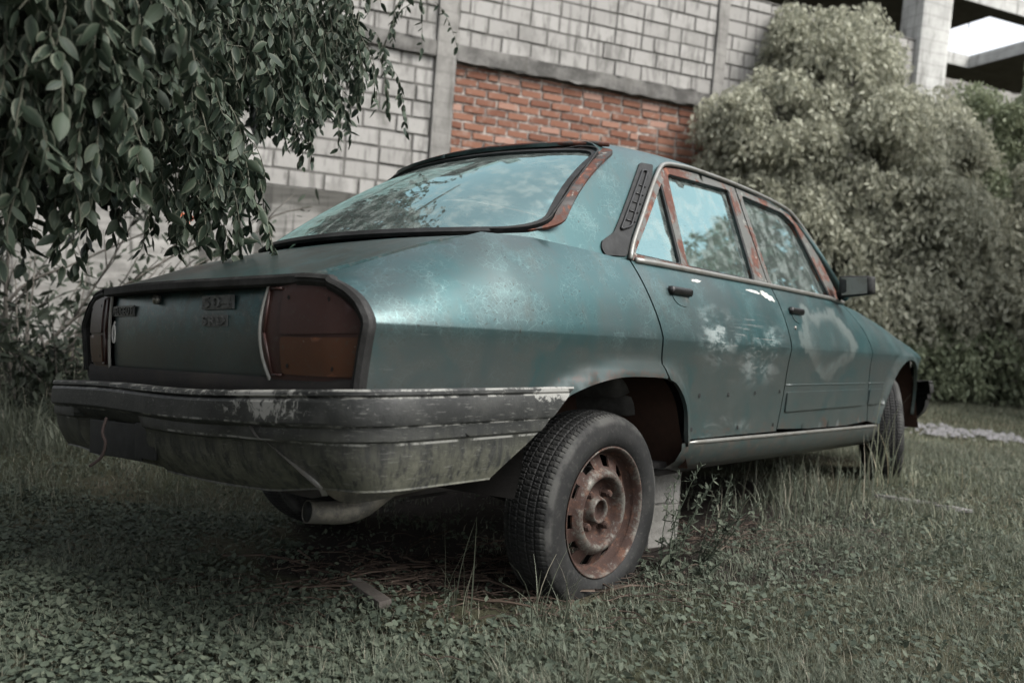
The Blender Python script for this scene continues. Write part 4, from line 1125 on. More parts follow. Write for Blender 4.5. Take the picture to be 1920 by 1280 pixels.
bmx('rear_axle', CAR, DARK, lambda bm: (tube(bm, [(0, -.45, .17), (0, 0, .24), (0, .45, .18)], .04, 10), box(bm, -.12, .12, -.12, .12, .17, .32, .03)), w=None)
# ------------------------------------------------------------------ ground
_pl = np.linalg.lstsq(np.array([[.307, 2.389, 1], [2.104, 4.46, 1], [1.055, 5.376, 1], [-.741, 3.303, 1]]), np.array([.052, .055, -.09, -.085]), rcond=None)[0]
def gz(x, y):
    x = np.asarray(x, float); y = np.asarray(y, float)
    # position in car axes to know how far we are from its footprint
    dx, dy = x + .227, y - 2.859; u = .659 * dx + .752 * dy; v = -.749 * dx + .653 * dy
    du = np.maximum(0, np.maximum(-.6 - u, u - 3.3)); dvv = np.maximum(0, np.abs(v) - .75); d = np.hypot(du, dvv)
    k = np.clip(1 - d / 1.6, 0, 1); k = k * k * (3 - 2 * k)
    p = _pl[0] * x + _pl[1] * y + _pl[2]
    b = .018 * np.sin(x * 1.7 + 1) * np.cos(y * 1.3) + .012 * np.sin(x * 4.1 + y * 2.3) + .006 * np.sin(x * 9.3 - y * 7.1)
    far = .0 * y
    return p * k + (1 - k) * (b - .005) + far
def gz1(x, y): return float(gz(x, y))
def build_ground():
    xs = np.concatenate([[-300, -120, -50, -25], np.arange(-14, 16.1, .16), [26, 52, 120, 300]]); ys = np.concatenate([[-300, -100, -30, -12], np.arange(-6, 15, .16), [20, 40, 100, 300]])
    X, Y = np.meshgrid(xs, ys, indexing='ij'); Z = gz(X, Y) + .004 * RNG.standard_normal(X.shape)
    n, m = X.shape; i = np.arange(n - 1)[:, None]; j = np.arange(m - 1)[None]; a = i * m + j
    F = np.stack([a, a + m, a + m + 1, a + 1], -1).reshape(-1, 4)
    o = np_mesh('ground', np.stack([X, Y, Z], -1).reshape(-1, 3), F, GROUND); tag(o, kind='structure'); return o
build_ground()

# ------------------------------------------------------------------ the masonry building behind
WD = Vector((.9283, .3719, 0)); WN = Vector((.3719, -.9283, 0))    # along the wall, and out of it towards us
W0 = Vector((0, 10.607, 0)); VZ = .92
WALL_M = Matrix(((WD.x, -WN.x, 0, W0.x), (WD.y, -WN.y, 0, W0.y), (0, 0, 1, VZ), (0, 0, 0, 1)))   # local: u, depth (away), height over the camera
BLD = empty('unfinished_building'); BLD.matrix_world = WALL_M
tag(BLD, 'unfinished grey concrete block building with an orange brick infill, bare columns and open upper slabs', 'building')
def courses(name, u0, u1, v0, v1, bl, bh, gap, depth, mat, seed, jit=.006, phase=0.0, brk=.0, rag=None):
    """coursed masonry: one rounded, slightly crooked unit per block"""
    rg = np.random.default_rng(seed); V = []; F = []; A = []
    k = 0; v = v0; row = 0
    while v < v1 - .02:
        h = min(bh, v1 - v); off = (phase + (row % 2) * .5 + rg.uniform(-.06, .06)) * bl
        u = u0 - off
        while u < u1 - .01:
            L_ = bl * (1 if rg.random() > .05 else .5)
            a = max(u, u0) + gap / 2; b = min(u + L_, u1) - gap / 2; u += L_
            if b - a < .03: continue
            if rag is not None and not rag((a + b) / 2, v + h / 2): continue
            y = rg.uniform(-jit, jit) * 2; c = min(.008, h * .12)
            z0 = v + gap / 2 + rg.uniform(-1, 1) * jit * .5; z1 = v + h - gap / 2 + rg.uniform(-1, 1) * jit * .5
            dzz = rg.uniform(-1, 1) * jit; e = rg.uniform(0, c, 8)
            base = len(V)
            V += [(a, y + .03, z0), (b, y + .03, z0 + dzz), (b, y + .03, z1 + dzz), (a, y + .03, z1),
                  (a + e[0], y, z0 + e[1]), (b - e[2], y, z0 + dzz + e[3]), (b - e[4], y, z1 + dzz - e[5]), (a + e[6], y, z1 - e[7])]
            F += [(base + q[0], base + q[1], base + q[2], base + q[3]) for q in ((4, 5, 6, 7), (0, 1, 5, 4), (1, 2, 6, 5), (2, 3, 7, 6), (3, 0, 4, 7))]
            A += [rg.random()] * 8
        v += bh; row += 1
    V = np.array(V); V[:, 1] -= depth
    return np_mesh(name, V, F, mat, BLD, attrs={'rnd': A}, smooth=False)
def bbox(name, mat, *b, bev=.01, rough=0.0):
    bm = bmesh.new(); box(bm, *b, bev=bev)
    if rough:
        L_ = max(b[1] - b[0], b[5] - b[4]); 
        bmesh.ops.subdivide_edges(bm, edges=[e for e in bm.edges if e.calc_length() > .3], cuts=min(40, int(L_ / .12)), use_grid_fill=True)
        rr = random.Random(5)
        for v in bm.verts: v.co += Vector((rr.gauss(0, rough * .4), rr.gauss(0, rough * .6), rr.gauss(0, rough)))
    return bm_obj(name, bm, mat, BLD, False)
Z_G = -.98
for a_ in ((-9.0, -1.046, Z_G, 4.47), (-1.0459, 2.744, 2.847, 4.47), (2.7441, 7.0, Z_G, 4.47), (-1.0459, 2.744, Z_G, 1.054)):
    bbox('mortar_core', MORTAR, a_[0], a_[1], .012, .20, a_[2], a_[3], bev=0)
bbox('rendered_plinth', PLINTH, -9.0, 7.0, -.035, .011, Z_G, 1.055, bev=.008, rough=.006)
courses('block_wall', -9.0, -1.31, 1.06, 2.86, .41, .2045, .022, 0, BLOCK, 1, .006, .30)
courses('block_wall', -9.0, -1.31, 3.05, 4.49, .41, .2045, .022, 0, BLOCK, 9, .006, .1)
courses('block_wall', -1.045, 2.745, 3.046, 4.47, .41, .205, .020, 0, BLOCK, 2, .004, .60)
courses('block_wall', 2.93, 6.46, 1.06, 4.49, .41, .205, .020, 0, BLOCK, 3, .004, .2)
courses('brick_infill', -1.04, 2.745, 1.06, 2.842, .300, .1080, .026, -.035, BRICK, 4, .005)
bbox('brick_mortar', MORTAR2, -1.045, 2.745, .050, .056, 1.055, 2.846, bev=0)
bbox('concrete_column', CONC, -1.305, -1.05, -.045, .15, Z_G, 6.0, rough=.003)
bbox('concrete_column', CONC, 2.75, 2.925, -.03, .15, Z_G, 4.60, rough=.003)
bm = bmesh.new(); box(bm, 6.47, 7.10, -.10, .35, Z_G, 6.9, .07)
bm_obj('concrete_column', bm, CONC_L, BLD, False)
bbox('concrete_column', CONC_L, 7.102, 7.17, .02, .30, Z_G, 6.9)
bbox('concrete_beam', CONC_D, -1.048, 2.748, -.055, .15, 2.848, 3.043, rough=.010)
bbox('concrete_beam', CONC_D, -9.0, -1.307, -.050, .15, 2.862, 3.048, rough=.012)
bbox('coping', CONC_D, 2.93, 6.465, -.012, .20, 4.492, 4.51, rough=.004)
# slab overhead with an opening cut through it
def slab(bm, u0, u1, n0, n1, v0=6.2, v1=6.47): box(bm, u0, u1, n0, n1, v0, v1)
for a in ((-2.0, 10.4, 1.6, 18.0), (12.89, 24.0, 1.6, 18.0), (10.4, 12.89, 1.6, 1.95), (10.4, 12.89, 4.42, 18.0)):
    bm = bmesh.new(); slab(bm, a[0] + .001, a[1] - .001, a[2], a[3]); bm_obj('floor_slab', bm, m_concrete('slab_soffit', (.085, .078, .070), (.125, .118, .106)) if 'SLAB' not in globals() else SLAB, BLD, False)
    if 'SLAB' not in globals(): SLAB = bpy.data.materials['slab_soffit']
bbox('slab_edge', CONC_L, 10.41, 12.88, 4.405, 4.4195, 6.195, 6.475, bev=0)
bbox('slab_edge', CONC_L, 12.872, 12.889, 1.955, 4.40, 6.195, 6.475, bev=0)
bbox('slab_edge', CONC_L, -2, 24, 1.58, 1.598, 6.19, 6.48, bev=0)
for u in (.0, 4.0): bbox('concrete_column', CONC, u, u + .3, 6.0, 6.3, Z_G, 6.198)
bbox('back_wall', CONC_D, -6, 26, 18.01, 18.2, Z_G, 6.3, bev=0)
bbox('parapet', CONC, 7.175, 14, .02, .2, 1.0, 4.06, rough=.006)
bbox('corner_beam', CONC, 6.5, 7.1, .352, 1.575, 6.2, 6.6)
bbox('rebar', RUBBER, 11.1, 11.115, 3.0, 3.015, 6.4, 9.5, bev=0)

# ------------------------------------------------------------------ leaves
def leaf_tpl(L=.07, Wd=.034, nseg=4, droop=.3, fold=.35, tip=.25):
    """leaf hanging from its stalk along -Z; quads, two per segment; uv = (|across|, along)"""
    V = []; uv = []; F = []
    for i in range(nseg + 1):
        t = i / nseg; w_ = Wd / 2 * (math.sin(math.pi * min(1, t ** .75)) ** .8 if 0 < t < 1 else 0.03)
        if t > .85: w_ *= .75
        z = -L * t; y = droop * L * (t * t) + (.0 if t < .9 else .0)
        for s in (-1, 0, 1):
            V.append((s * w_, y - abs(s) * fold * w_ * -1, z)); uv.append((abs(s), t))
    for i in range(nseg):
        for s in (0, 1):
            a = i * 3 + s; F.append((a, a + 1, a + 4, a + 3))
    return V, F, uv
def rand_M(n, tilt=.5, scale=(.7, 1.15), rg=RNG):
    a = rg.uniform(0, 2 * np.pi, n); b = rg.normal(0, tilt, n); c = rg.normal(0, tilt, n)
    s = rg.uniform(*scale, n)
    return rotz(a) @ rotx(b) @ roty(c) * s[:, None, None]
def strands(blobs, per, length, gap, rg):
    """drooping twigs inside a set of (x,y,z,r) blobs -> leaf points and twig polylines"""
    pts = []; twigs = []
    vol = np.array([b[3] ** 2.2 for b in blobs]); vol /= vol.sum()
    for k in rg.choice(len(blobs), per, p=vol):
        x, y, z, r = blobs[k]
        d = rg.normal(0, 1, 3); d /= np.linalg.norm(d); rr = r * rg.random() ** .4
        p = np.array((x, y, z)) + d * rr
        h = rg.uniform(0, 2 * np.pi); v = np.array((math.cos(h) * .7, math.sin(h) * .7, rg.uniform(-.3, .45)))
        L_ = length * rg.uniform(.6, 1.3); n = max(3, int(L_ / gap)); tw = [p.copy()]
        for i in range(n):
            v = v * .86 + np.array((0, 0, -.16)) + rg.normal(0, .05, 3); q = p + v / np.linalg.norm(v) * gap
            pts.append(q); p = q; tw.append(q)
            if rg.random() < .4: pts.append(q + rg.normal(0, .006, 3))
        twigs.append(tw)
    return np.array(pts), twigs
def twig_mesh(name, twigs, r, mat, parent):
    V = []; F = []
    for tw in twigs:
        tw = tw[::2] if len(tw) > 4 else tw; n = len(tw); base = len(V)
        for i, p in enumerate(tw):
            rr = r * (1 - .6 * i / n)
            for k in range(3): V.append((p[0] + rr * math.cos(k * 2.094), p[1] + rr * math.sin(k * 2.094), p[2] + rr * .3 * k))
        for i in range(n - 1):
            for k in range(3): F.append((base + i * 3 + k, base + i * 3 + (k + 1) % 3, base + i * 3 + 3 + (k + 1) % 3, base + i * 3 + 3 + k))
    return np_mesh(name, V, F, mat, parent)
def visible_r(P, rmin):
    return np.linalg.norm(P - np.array(CAM_P), axis=1) > rmin
# ---- fig tree hanging in from the left
FIG = empty('fig_tree', (-2.6, 2.6, gz1(-2.6, 2.6)))
tag(FIG, 'fig tree with drooping variegated leaves hanging in from the upper left', 'tree')
fo = FIG.location
def world_child(o, parent):
    o.parent = parent; o.matrix_parent_inverse = Matrix.Translation(-parent.location); return o
near = [(-0.95, 1.52, 1.36, .12), (-.86, 1.63, 1.40, .13), (-.95, 1.62, 1.18, .12), (-1.08, 1.71, 1.10, .07), (-.95, 1.74, 1.18, .06), (-.88, 2.03, 1.42, .16), (-.93, 2.02, 1.21, .11),
        (-.90, 2.42, 1.24, .10), (-.88, 2.41, 1.12, .05), (-.93, 2.64, 1.66, .20), (-1.15, 1.75, 1.35, .2), (-1.2, 2.0, 1.6, .3), (-.95, 1.53, 1.55, .15), (-.95, 2.05, 1.74, .22)]
midb = [(-.87, 3.26, 1.90, .20), (-.74, 3.46, 1.90, .12), (-.90, 3.04, 1.66, .13), (-.82, 3.24, 1.66, .05), (-.57, 4.08, 2.33, .07), (-.98, 3.0, 1.9, .28), (-.95, 3.08, 2.25, .3), (-1.2, 2.6, 1.9, .35), (-1.1, 2.6, 1.35, .16)]
back = [(-1.9, 3.1, 1.62, .45), (-1.6, 3.56, 1.90, .38), (-1.30, 4.05, 2.25, .36), (-1.9, 2.6, 2.0, .5), (-1.5, 3.0, 2.2, .4)]
over = [(-1.7, 1.2, 2.5, .6), (-1.3, 2.2, 2.8, .6), (-1.6, .2, 2.6, .7), (-1.2, -.9, 2.7, .8), (-2.4, .8, 2.2, .7), (-2.6, 2.2, 2.4, .7), (-.9, .8, 3.1, .6), (-1.9, 3.4, 2.8, .6), (-2.7, -.8, 2.0, .9), (-.6, -.5, 3.2, .7), (-2.5, 1.5, 1.3, .6)]  # unseen canopy overhead and behind, added to shade the car's rear and ground
rg = np.random.default_rng(5)
near += [(-.88, 2.42, 1.13, .07), (-.93, 2.40, 1.06, .05), (-1.02, 2.3, 1.10, .07), (-1.12, 1.8, 1.02, .06), (-1.0, 1.75, 1.07, .05)]
near = [(a, b, c + .06, d) for a, b, c, d in near]
P1, T1 = strands(near, 860, .20, .019, rg); m = visible_r(P1, 1.05); P1 = P1[m]
P2, T2 = strands(midb, 520, .28, .024, rg)
P3, T3 = strands(back, 900, .34, .026, rg)
P4, T4 = strands(over, 800, .5, .035, rg)
tv, tf, tu = leaf_tpl(.051, .024, 5, .28, .45)
world_child(scatter('crown', tv, tf, tu, rand_M(len(P1), .42, (.45, 1.15)), P1, FICUS), FIG)
world_child(scatter('crown', tv, tf, tu, rand_M(len(P2), .42, (.55, 1.05)), P2, FICUS), FIG)
tv3, tf3, tu3 = leaf_tpl(.066, .036, 3, .22, .35)
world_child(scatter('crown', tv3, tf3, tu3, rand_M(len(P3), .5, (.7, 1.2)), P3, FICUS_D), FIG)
world_child(scatter('crown', tv3, tf3, tu3, rand_M(len(P4), .6, (1.2, 2.0)), P4, FICUS_D), FIG)  # leaves of the added shading canopy, out of view
world_child(twig_mesh('twigs', T1 + T2 + T3, .0028, TWIG, None), FIG)
def limbs(bm, L_):
    for pts, r0, r1 in L_:
        P = spl(pts, .08); n = len(P); tube(bm, P, [r0 + (r1 - r0) * i / (n - 1) for i in range(n)], 9)
bm = bmesh.new()
limbs(bm, [([(-2.6, 2.6, -.15), (-2.55, 2.6, .6), (-2.4, 2.5, 1.3), (-2.1, 2.4, 2.0), (-1.7, 2.3, 2.6)], .13, .05), ([(-2.45, 2.5, 1.1), (-1.75, 2.25, 1.15), (-1.25, 2.1, 1.40), (-.95, 2.2, 1.75)], .06, .012),
           ([(-2.1, 2.4, 2.0), (-1.5, 2.9, 2.1), (-1.0, 3.2, 2.1), (-.6, 3.9, 2.4)], .05, .008), ([(-1.5, 2.2, 1.25), (-1.2, 1.8, 1.45), (-.95, 1.6, 1.5)], .022, .006), ([(-2.4, 2.5, 1.3), (-2.0, 1.5, 2.0), (-1.5, .5, 2.6), (-1.0, -.6, 2.9)], .06, .02)])
bmesh.ops.recalc_face_normals(bm, faces=bm.faces[:])
world_child(bm_obj('trunk', bm, BARK), FIG)

# ---- the big pale bushes in front of the wall
def bush(name, label, cen, lobes, nleaf, mat, seed, leaf=(.075, .034), group=None, cat='bush', core=True):
    rg = np.random.default_rng(seed); t = empty(name, (cen[0], cen[1], gz1(cen[0], cen[1]))); tag(t, label, cat, group)
    # second-generation lobes give clumps with dark gaps between
    sub = []
    for (x, y, z, r) in lobes:
        k = int(9 + 32 * r)
        for _ in range(k):
            d = rg.normal(0, 1, 3); d /= np.linalg.norm(d)
            if d[1] > .55: d[1] *= -1
            s = rg.uniform(.20, .40) * (r / .8) ** .3
            sub.append((x + d[0] * r, y + d[1] * r, z + d[2] * r * .95, s))
    sub = np.array(sub); sub = sub[sub[:, 2] > .12]
    wgt = sub[:, 3] ** 2; pk = rg.choice(len(sub), nleaf, p=wgt / wgt.sum())
    d = rg.normal(0, 1, (nleaf, 3)); d /= np.linalg.norm(d, axis=1)[:, None]
    d[:, 2] = np.where(d[:, 2] < -.2, -d[:, 2], d[:, 2])
    rad = sub[pk, 3] * rg.uniform(.62, 1.05, nleaf)
    # drooping sprays: push points down the further out they are
    P = sub[pk, :3] + d * rad[:, None]; P[:, 2] -= .55 * (d[:, 0] ** 2 + d[:, 1] ** 2) * rad
    P = P[P[:, 2] > gz(P[:, 0], P[:, 1]) + .02]; n = len(P)
    M = rand_M(n, .55, (.7, 1.3), rg)
    tv, tf, tu = leaf_tpl(leaf[0], leaf[1], 2, .3, .3)
    world_child(scatter('foliage', tv, tf, tu, M, P, mat), t)
    if core:      # twiggy inside so no light leaks through the middle
        bm = bmesh.new()
        for (x, y, z, r) in lobes:
            for _ in range(5):
                a = rg.uniform(0, 6.28); tube(bm, spl([(cen[0] + rg.uniform(-.3, .3), cen[1] + rg.uniform(-.1, .2), 0), ((cen[0] + x) / 2 + rg.uniform(-.2, .2), y, z * .5), (x + math.cos(a) * r * .5, y + .1, z + math.sin(a) * r * .5)], .3), [.03, .026, .022, .02, .016, .014, .012, .01][:0] or .016, 5)
        world_child(bm_obj('stems', bm, BARK), t)
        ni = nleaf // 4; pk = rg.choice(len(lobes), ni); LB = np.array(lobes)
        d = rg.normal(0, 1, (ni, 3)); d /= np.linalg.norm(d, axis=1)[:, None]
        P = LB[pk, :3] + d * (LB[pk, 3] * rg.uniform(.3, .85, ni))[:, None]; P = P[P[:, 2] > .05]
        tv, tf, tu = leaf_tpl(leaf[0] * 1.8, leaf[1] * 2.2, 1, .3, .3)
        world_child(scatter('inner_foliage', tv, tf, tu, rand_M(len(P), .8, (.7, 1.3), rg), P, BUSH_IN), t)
    return t
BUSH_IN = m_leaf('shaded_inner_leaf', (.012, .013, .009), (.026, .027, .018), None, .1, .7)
bush('bush', 'tall pale olive bush with drooping foliage rising in front of the block wall', (4.4, 10.9), [
    (4.35, 11.7, 4.15, .80), (3.40, 11.2, 3.32, .82), (4.55, 11.2, 2.92, 1.05), (3.05, 10.9, 2.12, .62), (3.75, 10.8, 1.74, .82), (5.15, 11.1, 2.2, .9),
    (4.45, 10.6, .94, .75), (2.82, 11.2, 3.40, .38), (2.70, 11.2, 2.78, .36), (3.78, 11.9, 4.78, .42), (4.78, 12.1, 4.95, .40), (4.20, 12.0, 5.02, .30), (3.30, 10.6, 1.13, .6),
    (3.90, 10.4, .60, .5), (2.68, 11.0, 1.66, .46), (2.45, 10.8, 1.06, .48), (3.05, 10.5, .65, .45), (5.2, 11.7, 3.3, .6), (5.3, 10.8, 1.2, .7), (2.9, 11.0, .5, .4), (5.64, 11.6, 3.25, .62), (5.7, 11.8, 3.75, .42), (5.63, 11.3, 2.4, .6)], 120000, BUSH_P, 21, (.088, .040))
bush('bush', 'darker green bush with a pointed leafy top beside the right hand column', (7.0, 11.8), [
    (6.85, 12.1, 3.80, .50), (6.55, 12.3, 4.22, .26), (7.10, 11.9, 3.05, .60), (6.60, 12.0, 3.20, .45), (7.9, 12.1, 3.45, .8), (6.3, 11.6, 2.6, .6), (5.95, 11.9, 3.1, .4)], 34000, BUSH_G, 22)
bush('bush', 'pale bush at the right edge with light hanging sprays over the lawn', (6.9, 11.0), [
    (6.05, 11.4, 2.2, .75), (6.43, 11.0, 1.37, .72), (6.84, 10.9, .85, .62), (7.15, 11.3, 2.0, .66), (8.14, 11.3, 1.9, 1.0), (6.0, 11.2, 1.5, .5), (6.35, 11.7, 2.95, .58), (6.9, 11.4, 2.6, .55), (7.4, 11.7, 3.1, .6)], 70000, BUSH_P, 23, (.088, .040))
bush('bush', 'low dark green shrub at the foot of the pale bushes beside the lawn', (5.7, 10.5), [
    (5.35, 10.4, .42, .45), (6.0, 10.6, .50, .46), (6.7, 10.7, .40, .42), (4.7, 10.2, .36, .40), (7.6, 10.9, .5, .5), (4.1, 10.1, .3, .36)], 17000, BUSH_G, 24, (.085, .036))
# trees out to the right and behind, only their reflections reach the picture
for (x, y, lb, sd_) in ((8.9, 7.9, 'tall dark tree standing beyond the right end of the lawn', 34), (12.5, 3.5, 'broad dark tree standing far out to the right of the lawn', 31), (10.5, -3.5, 'round dark tree standing behind and right of the lawn', 32), (-6.0, -5.5, 'dark tree standing behind on the left', 33)):
    bush('tree', lb, (x, y), ([(x, y, 4.2, 1.7), (x + 1.2, y - 1.9, 4.2, 1.7), (x - .9, y + 1.6, 4.1, 1.6), (x + .5, y, 2.2, 2.0), (x + 2.2, y - 3.4, 3.8, 1.7)] if sd_ == 34 else []) + [(x, y, 2.0, 1.6), (x + 1.4, y + 1.2, 1.7, 1.4), (x - .8, y - 1.6, 1.6, 1.4), (x + .3, y + .4, 3.0, 1.2), (x + 1, y - 2.8, 1.5, 1.4), (x - .2, y + 2.8, 1.5, 1.3)], 45000 if sd_ == 34 else 16000, BUSH_G, sd_, (.17, .09) if sd_ == 34 else (.22, .12), cat='tree')

# ------------------------------------------------------------------ grass and ground cover
def in_car(x, y, pad=0.0):
    dx, dy = x + .227, y - 2.859; u = .659 * dx + .752 * dy; v = -.749 * dx + .653 * dy
    return (u > -.85 - pad) & (u < 3.5 + pad) & (np.abs(v) < .74 + pad), u, v
def soilmask(x, y):
    """1 on the bare litter under and just behind the car"""
    a = ((x + .02) / .85) ** 2 + ((y - 2.72) / .46) ** 2
    _, u, v = in_car(x, y); b = (np.maximum(0, np.maximum(-.42 - u, u - 3.2)) / .25) ** 2 + (np.maximum(0, np.abs(v) - .52) / .26) ** 2
    n = .3 * np.sin(x * 7.3 + 1) * np.sin(y * 6.1) + .2 * np.sin(x * 17 + y * 13)
    return np.clip(1.35 - np.minimum(a, b + .25) + n, 0, 1)
def near_wheel(x, y):
    m = np.zeros(len(x), bool)
    for cx, cy in ((.30, 2.38), (2.17, 4.53)):
        dx, dy = x - cx, y - cy; u = .659 * dx + .752 * dy; v = -.749 * dx + .653 * dy
        m |= (np.abs(u) < .16) & (v > -.07) & (v < .15)
    return m
def frust(n, y0, y1, rg, pad=.25, pw=1.0):
    y = y0 + (y1 - y0) * rg.random(n) ** pw; hw = y * .66 + pad; x = rg.uniform(-1, 1, n) * hw; return x, y
def blades(name, n, y0, y1, hgt, wid, mat, seed, lean=.5, keep=None, pw=1.0, clump=.5, nseg=3, pts=None):
    rg = np.random.default_rng(seed)
    if pts is None: x, y = frust(n, y0, y1, rg, pw=pw)
    else: x, y = pts
    cl = .5 + .5 * np.sin(x * 5.1 + 2 * np.sin(y * 3.7)) * np.sin(y * 6.3 + 1.5 * np.sin(x * 4.3))
    k = rg.random(len(x)) < (1 - clump) + clump * cl
    if keep is not None: k &= keep(x, y, rg)
    k &= ~near_wheel(x, y)
    x, y, cl = x[k], y[k], cl[k]; n = len(x)
    h = hgt * rg.uniform(.45, 1.25, n) * (.7 + .5 * cl); a = rg.uniform(0, 2 * np.pi, n); ln = rg.uniform(.1, 1, n) * lean
    dirx, diry = np.cos(a), np.sin(a); z = gz(x, y) - .004
    V = np.zeros((n, (nseg + 1) * 2, 3)); U = np.zeros((n, (nseg + 1) * 2, 2))
    for i in range(nseg + 1):
        t = i / nseg; w_ = wid * (1 - t * .85) * rg.uniform(.7, 1.2, n) / 2 if i == 0 else wid * (1 - t * .9) / 2
        off = h * ln * t * t * 1.2; zz = z + h * t * (1 - .35 * ln * t)
        for s, q in ((-1, 0), (1, 1)):
            V[:, i * 2 + q, 0] = x + dirx * off - diry * s * w_; V[:, i * 2 + q, 1] = y + diry * off + dirx * s * w_; V[:, i * 2 + q, 2] = zz
            U[:, i * 2 + q, 0] = .5; U[:, i * 2 + q, 1] = t
    f = np.array([(i * 2, i * 2 + 1, i * 2 + 3, i * 2 + 2) for i in range(nseg)])
    F = (f[None] + (np.arange(n) * (nseg + 1) * 2)[:, None, None]).reshape(-1, 4)
    o = np_mesh(name, V.reshape(-1, 3), F, mat, None, U.reshape(-1, 2), {'rnd': np.repeat(rg.random(n), (nseg + 1) * 2)})
    return o
nosoil = lambda s: (lambda x, y, rg: rg.random(len(x)) > s * soilmask(x, y))
def right_bias(x, y, rg): return (rg.random(len(x)) > .97 * soilmask(x, y)) & (rg.random(len(x)) < np.clip(.42 + (x / y + .25) * 1.2, .30, 1))
o = blades('grass', 120000, 1.15, 3.2, .045, .0026, GRASS, 41, .9, right_bias, clump=.45); tag(o, 'short green grass in the foreground', 'grass', kind='stuff')
o = blades('grass', 80000, 3.1, 6.5, .065, .0048, GRASS, 42, .8, nosoil(.96), .8); tag(o, 'green grass around and beside the car', 'grass', kind='stuff')
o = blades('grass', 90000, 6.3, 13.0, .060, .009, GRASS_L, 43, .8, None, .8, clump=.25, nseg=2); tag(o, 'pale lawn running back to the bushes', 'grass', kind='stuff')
outer = lambda x, y, rg: np.abs(x) > y * .66 + .22
def side_pts(n, y0, y1, ext, seed):
    rg = np.random.default_rng(seed); y = rg.uniform(y0, y1, n); s = rg.choice([-1, 1], n); return s * (y * .66 + .22 + rg.random(n) * ext), y
o = blades('grass', 0, 0, 1, .050, .0042, GRASS, 45, .9, None, clump=.4, nseg=2, pts=side_pts(52000, .2, 3.3, 1.7, 46)); tag(o, 'grass just outside the foreground to either side', 'grass', kind='stuff')
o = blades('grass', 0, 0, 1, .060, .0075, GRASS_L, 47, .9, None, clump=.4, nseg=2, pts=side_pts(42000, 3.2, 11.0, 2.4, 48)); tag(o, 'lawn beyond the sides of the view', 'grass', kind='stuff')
# lighter turf on the right of the lawn
o = blades('grass', 26000, 3.0, 7.0, .055, .0055, GRASS_L, 44, .9, lambda x, y, rg: (rg.random(len(x)) < np.clip((x - .32 * y) * 1.1, 0, 1)), clump=.4); tag(o, 'pale turf on the right hand side', 'grass', kind='stuff')
# clover mat on the left foreground
def disc_tpl(r):
    V = [(0, 0, 0)] + [(r * math.cos(a), r * math.sin(a), .12 * r * math.cos(3 * a)) for a in np.linspace(0, 2 * math.pi, 9)[:-1]]
    F = [(0, 1 + i, 1 + (i + 1) % 8, 1 + (i + 2) % 8) for i in range(0, 8, 2)]; return V, F, [(0, 0)] + [(1, 0)] * 8
def ground_leaves(name, n, y0, y1, size, mat, seed, keep, hmax=.035, tilt=.35, tpl=None):
    rg = np.random.default_rng(seed); x, y = frust(n, y0, y1, rg, pw=.9); k = keep(x, y, rg) & ~near_wheel(x, y); x, y = x[k], y[k]; n = len(x)
    z = gz(x, y) + rg.uniform(.006, hmax, n) * (.6 + .4 * np.sin(x * 6) * np.cos(y * 7))
    V, F, U = tpl or disc_tpl(size); M = rotx(rg.normal(0, tilt, n)) @ roty(rg.normal(0, tilt, n)) @ rotz(rg.uniform(0, 6.28, n)) * rg.uniform(.5, 1.25, n)[:, None, None]
    return scatter(name, V, F, U, M, np.stack([x, y, z], 1), mat)
def leftish(x, y, rg): return (rg.random(len(x)) > .93 * soilmask(x, y)) & (rg.random(len(x)) < np.clip(.80 - (x / y + .12) * 2.2, .16, 1))
o = ground_leaves('clover', 60000, 1.1, 3.4, .0088, CLOVER, 51, leftish); tag(o, 'mat of small round clover leaves in the left foreground', 'ground cover', kind='stuff')
def any_(x, y, rg): return rg.random(len(x)) > .9 * soilmask(x, y)
vv_, ff_, uu_ = leaf_tpl(.022, .011, 3, .35, .25); vv_ = [(a, c, b * .5 + .004) for a, b, c in vv_]
o = ground_leaves('small_weeds', 24000, 1.2, 5.0, 0, WEED, 52, any_, .04, .5, (vv_, ff_, uu_)); tag(o, 'small pointed weed leaves mixed through the turf', 'ground cover', kind='stuff')
# straw, twigs and leaf litter on the bare soil
def litter(name, n, seed, L0, r, mat, reg, lab):
    rg = np.random.default_rng(seed); V = []; F = []; A = []; U = []
    for _ in range(n):
        x, y = reg(rg); a = rg.uniform(-.5, .5) if rg.random() < .6 else rg.uniform(0, 6.28); L_ = L0 * rg.uniform(.3, 1.2); c = rg.normal(0, .6); k = 4 if L_ < .12 else 8; base = len(V); rr = rg.random()
        z0 = rg.uniform(.003, .02); px, py = x, y
        for i in range(k + 1):
            t = i / k; zz = gz1(px, py) + z0 + .012 * math.sin(3.1 * t) * rg.random()
            for q in range(3): V.append((px + r * math.cos(q * 2.1), py + r * math.sin(q * 2.1), zz + r * (q == 1) * 1.5)); A.append(rr); U.append((.5, t))
            a += c / k + rg.normal(0, .12); px += math.cos(a) * L_ / k; py += math.sin(a) * L_ / k
        for i in range(k):
            for q in range(3): F.append((base + i * 3 + q, base + i * 3 + (q + 1) % 3, base + i * 3 + 3 + (q + 1) % 3, base + i * 3 + 3 + q))
    o = np_mesh(name, V, F, mat, None, U, {'rnd': A}); tag(o, lab, 'litter', kind='stuff'); return o
litter('straw', 420, 61, .13, .0016, STRAW, lambda rg: (rg.normal(-.12, .42), rg.normal(2.45, .22)), 'dry reddish straw and rootlets on the bare soil behind the car')
litter('straw', 260, 62, .07, .0016, STRAW, lambda rg: (rg.normal(.95, .22), rg.normal(3.05, .16)), 'reddish leaf litter beside the concrete block')
litter('twigs', 26, 63, .42, .0034, STRAW, lambda rg: (rg.normal(-.30, .25), rg.normal(2.5, .15)), 'long dry twigs lying on the soil under the bumper')
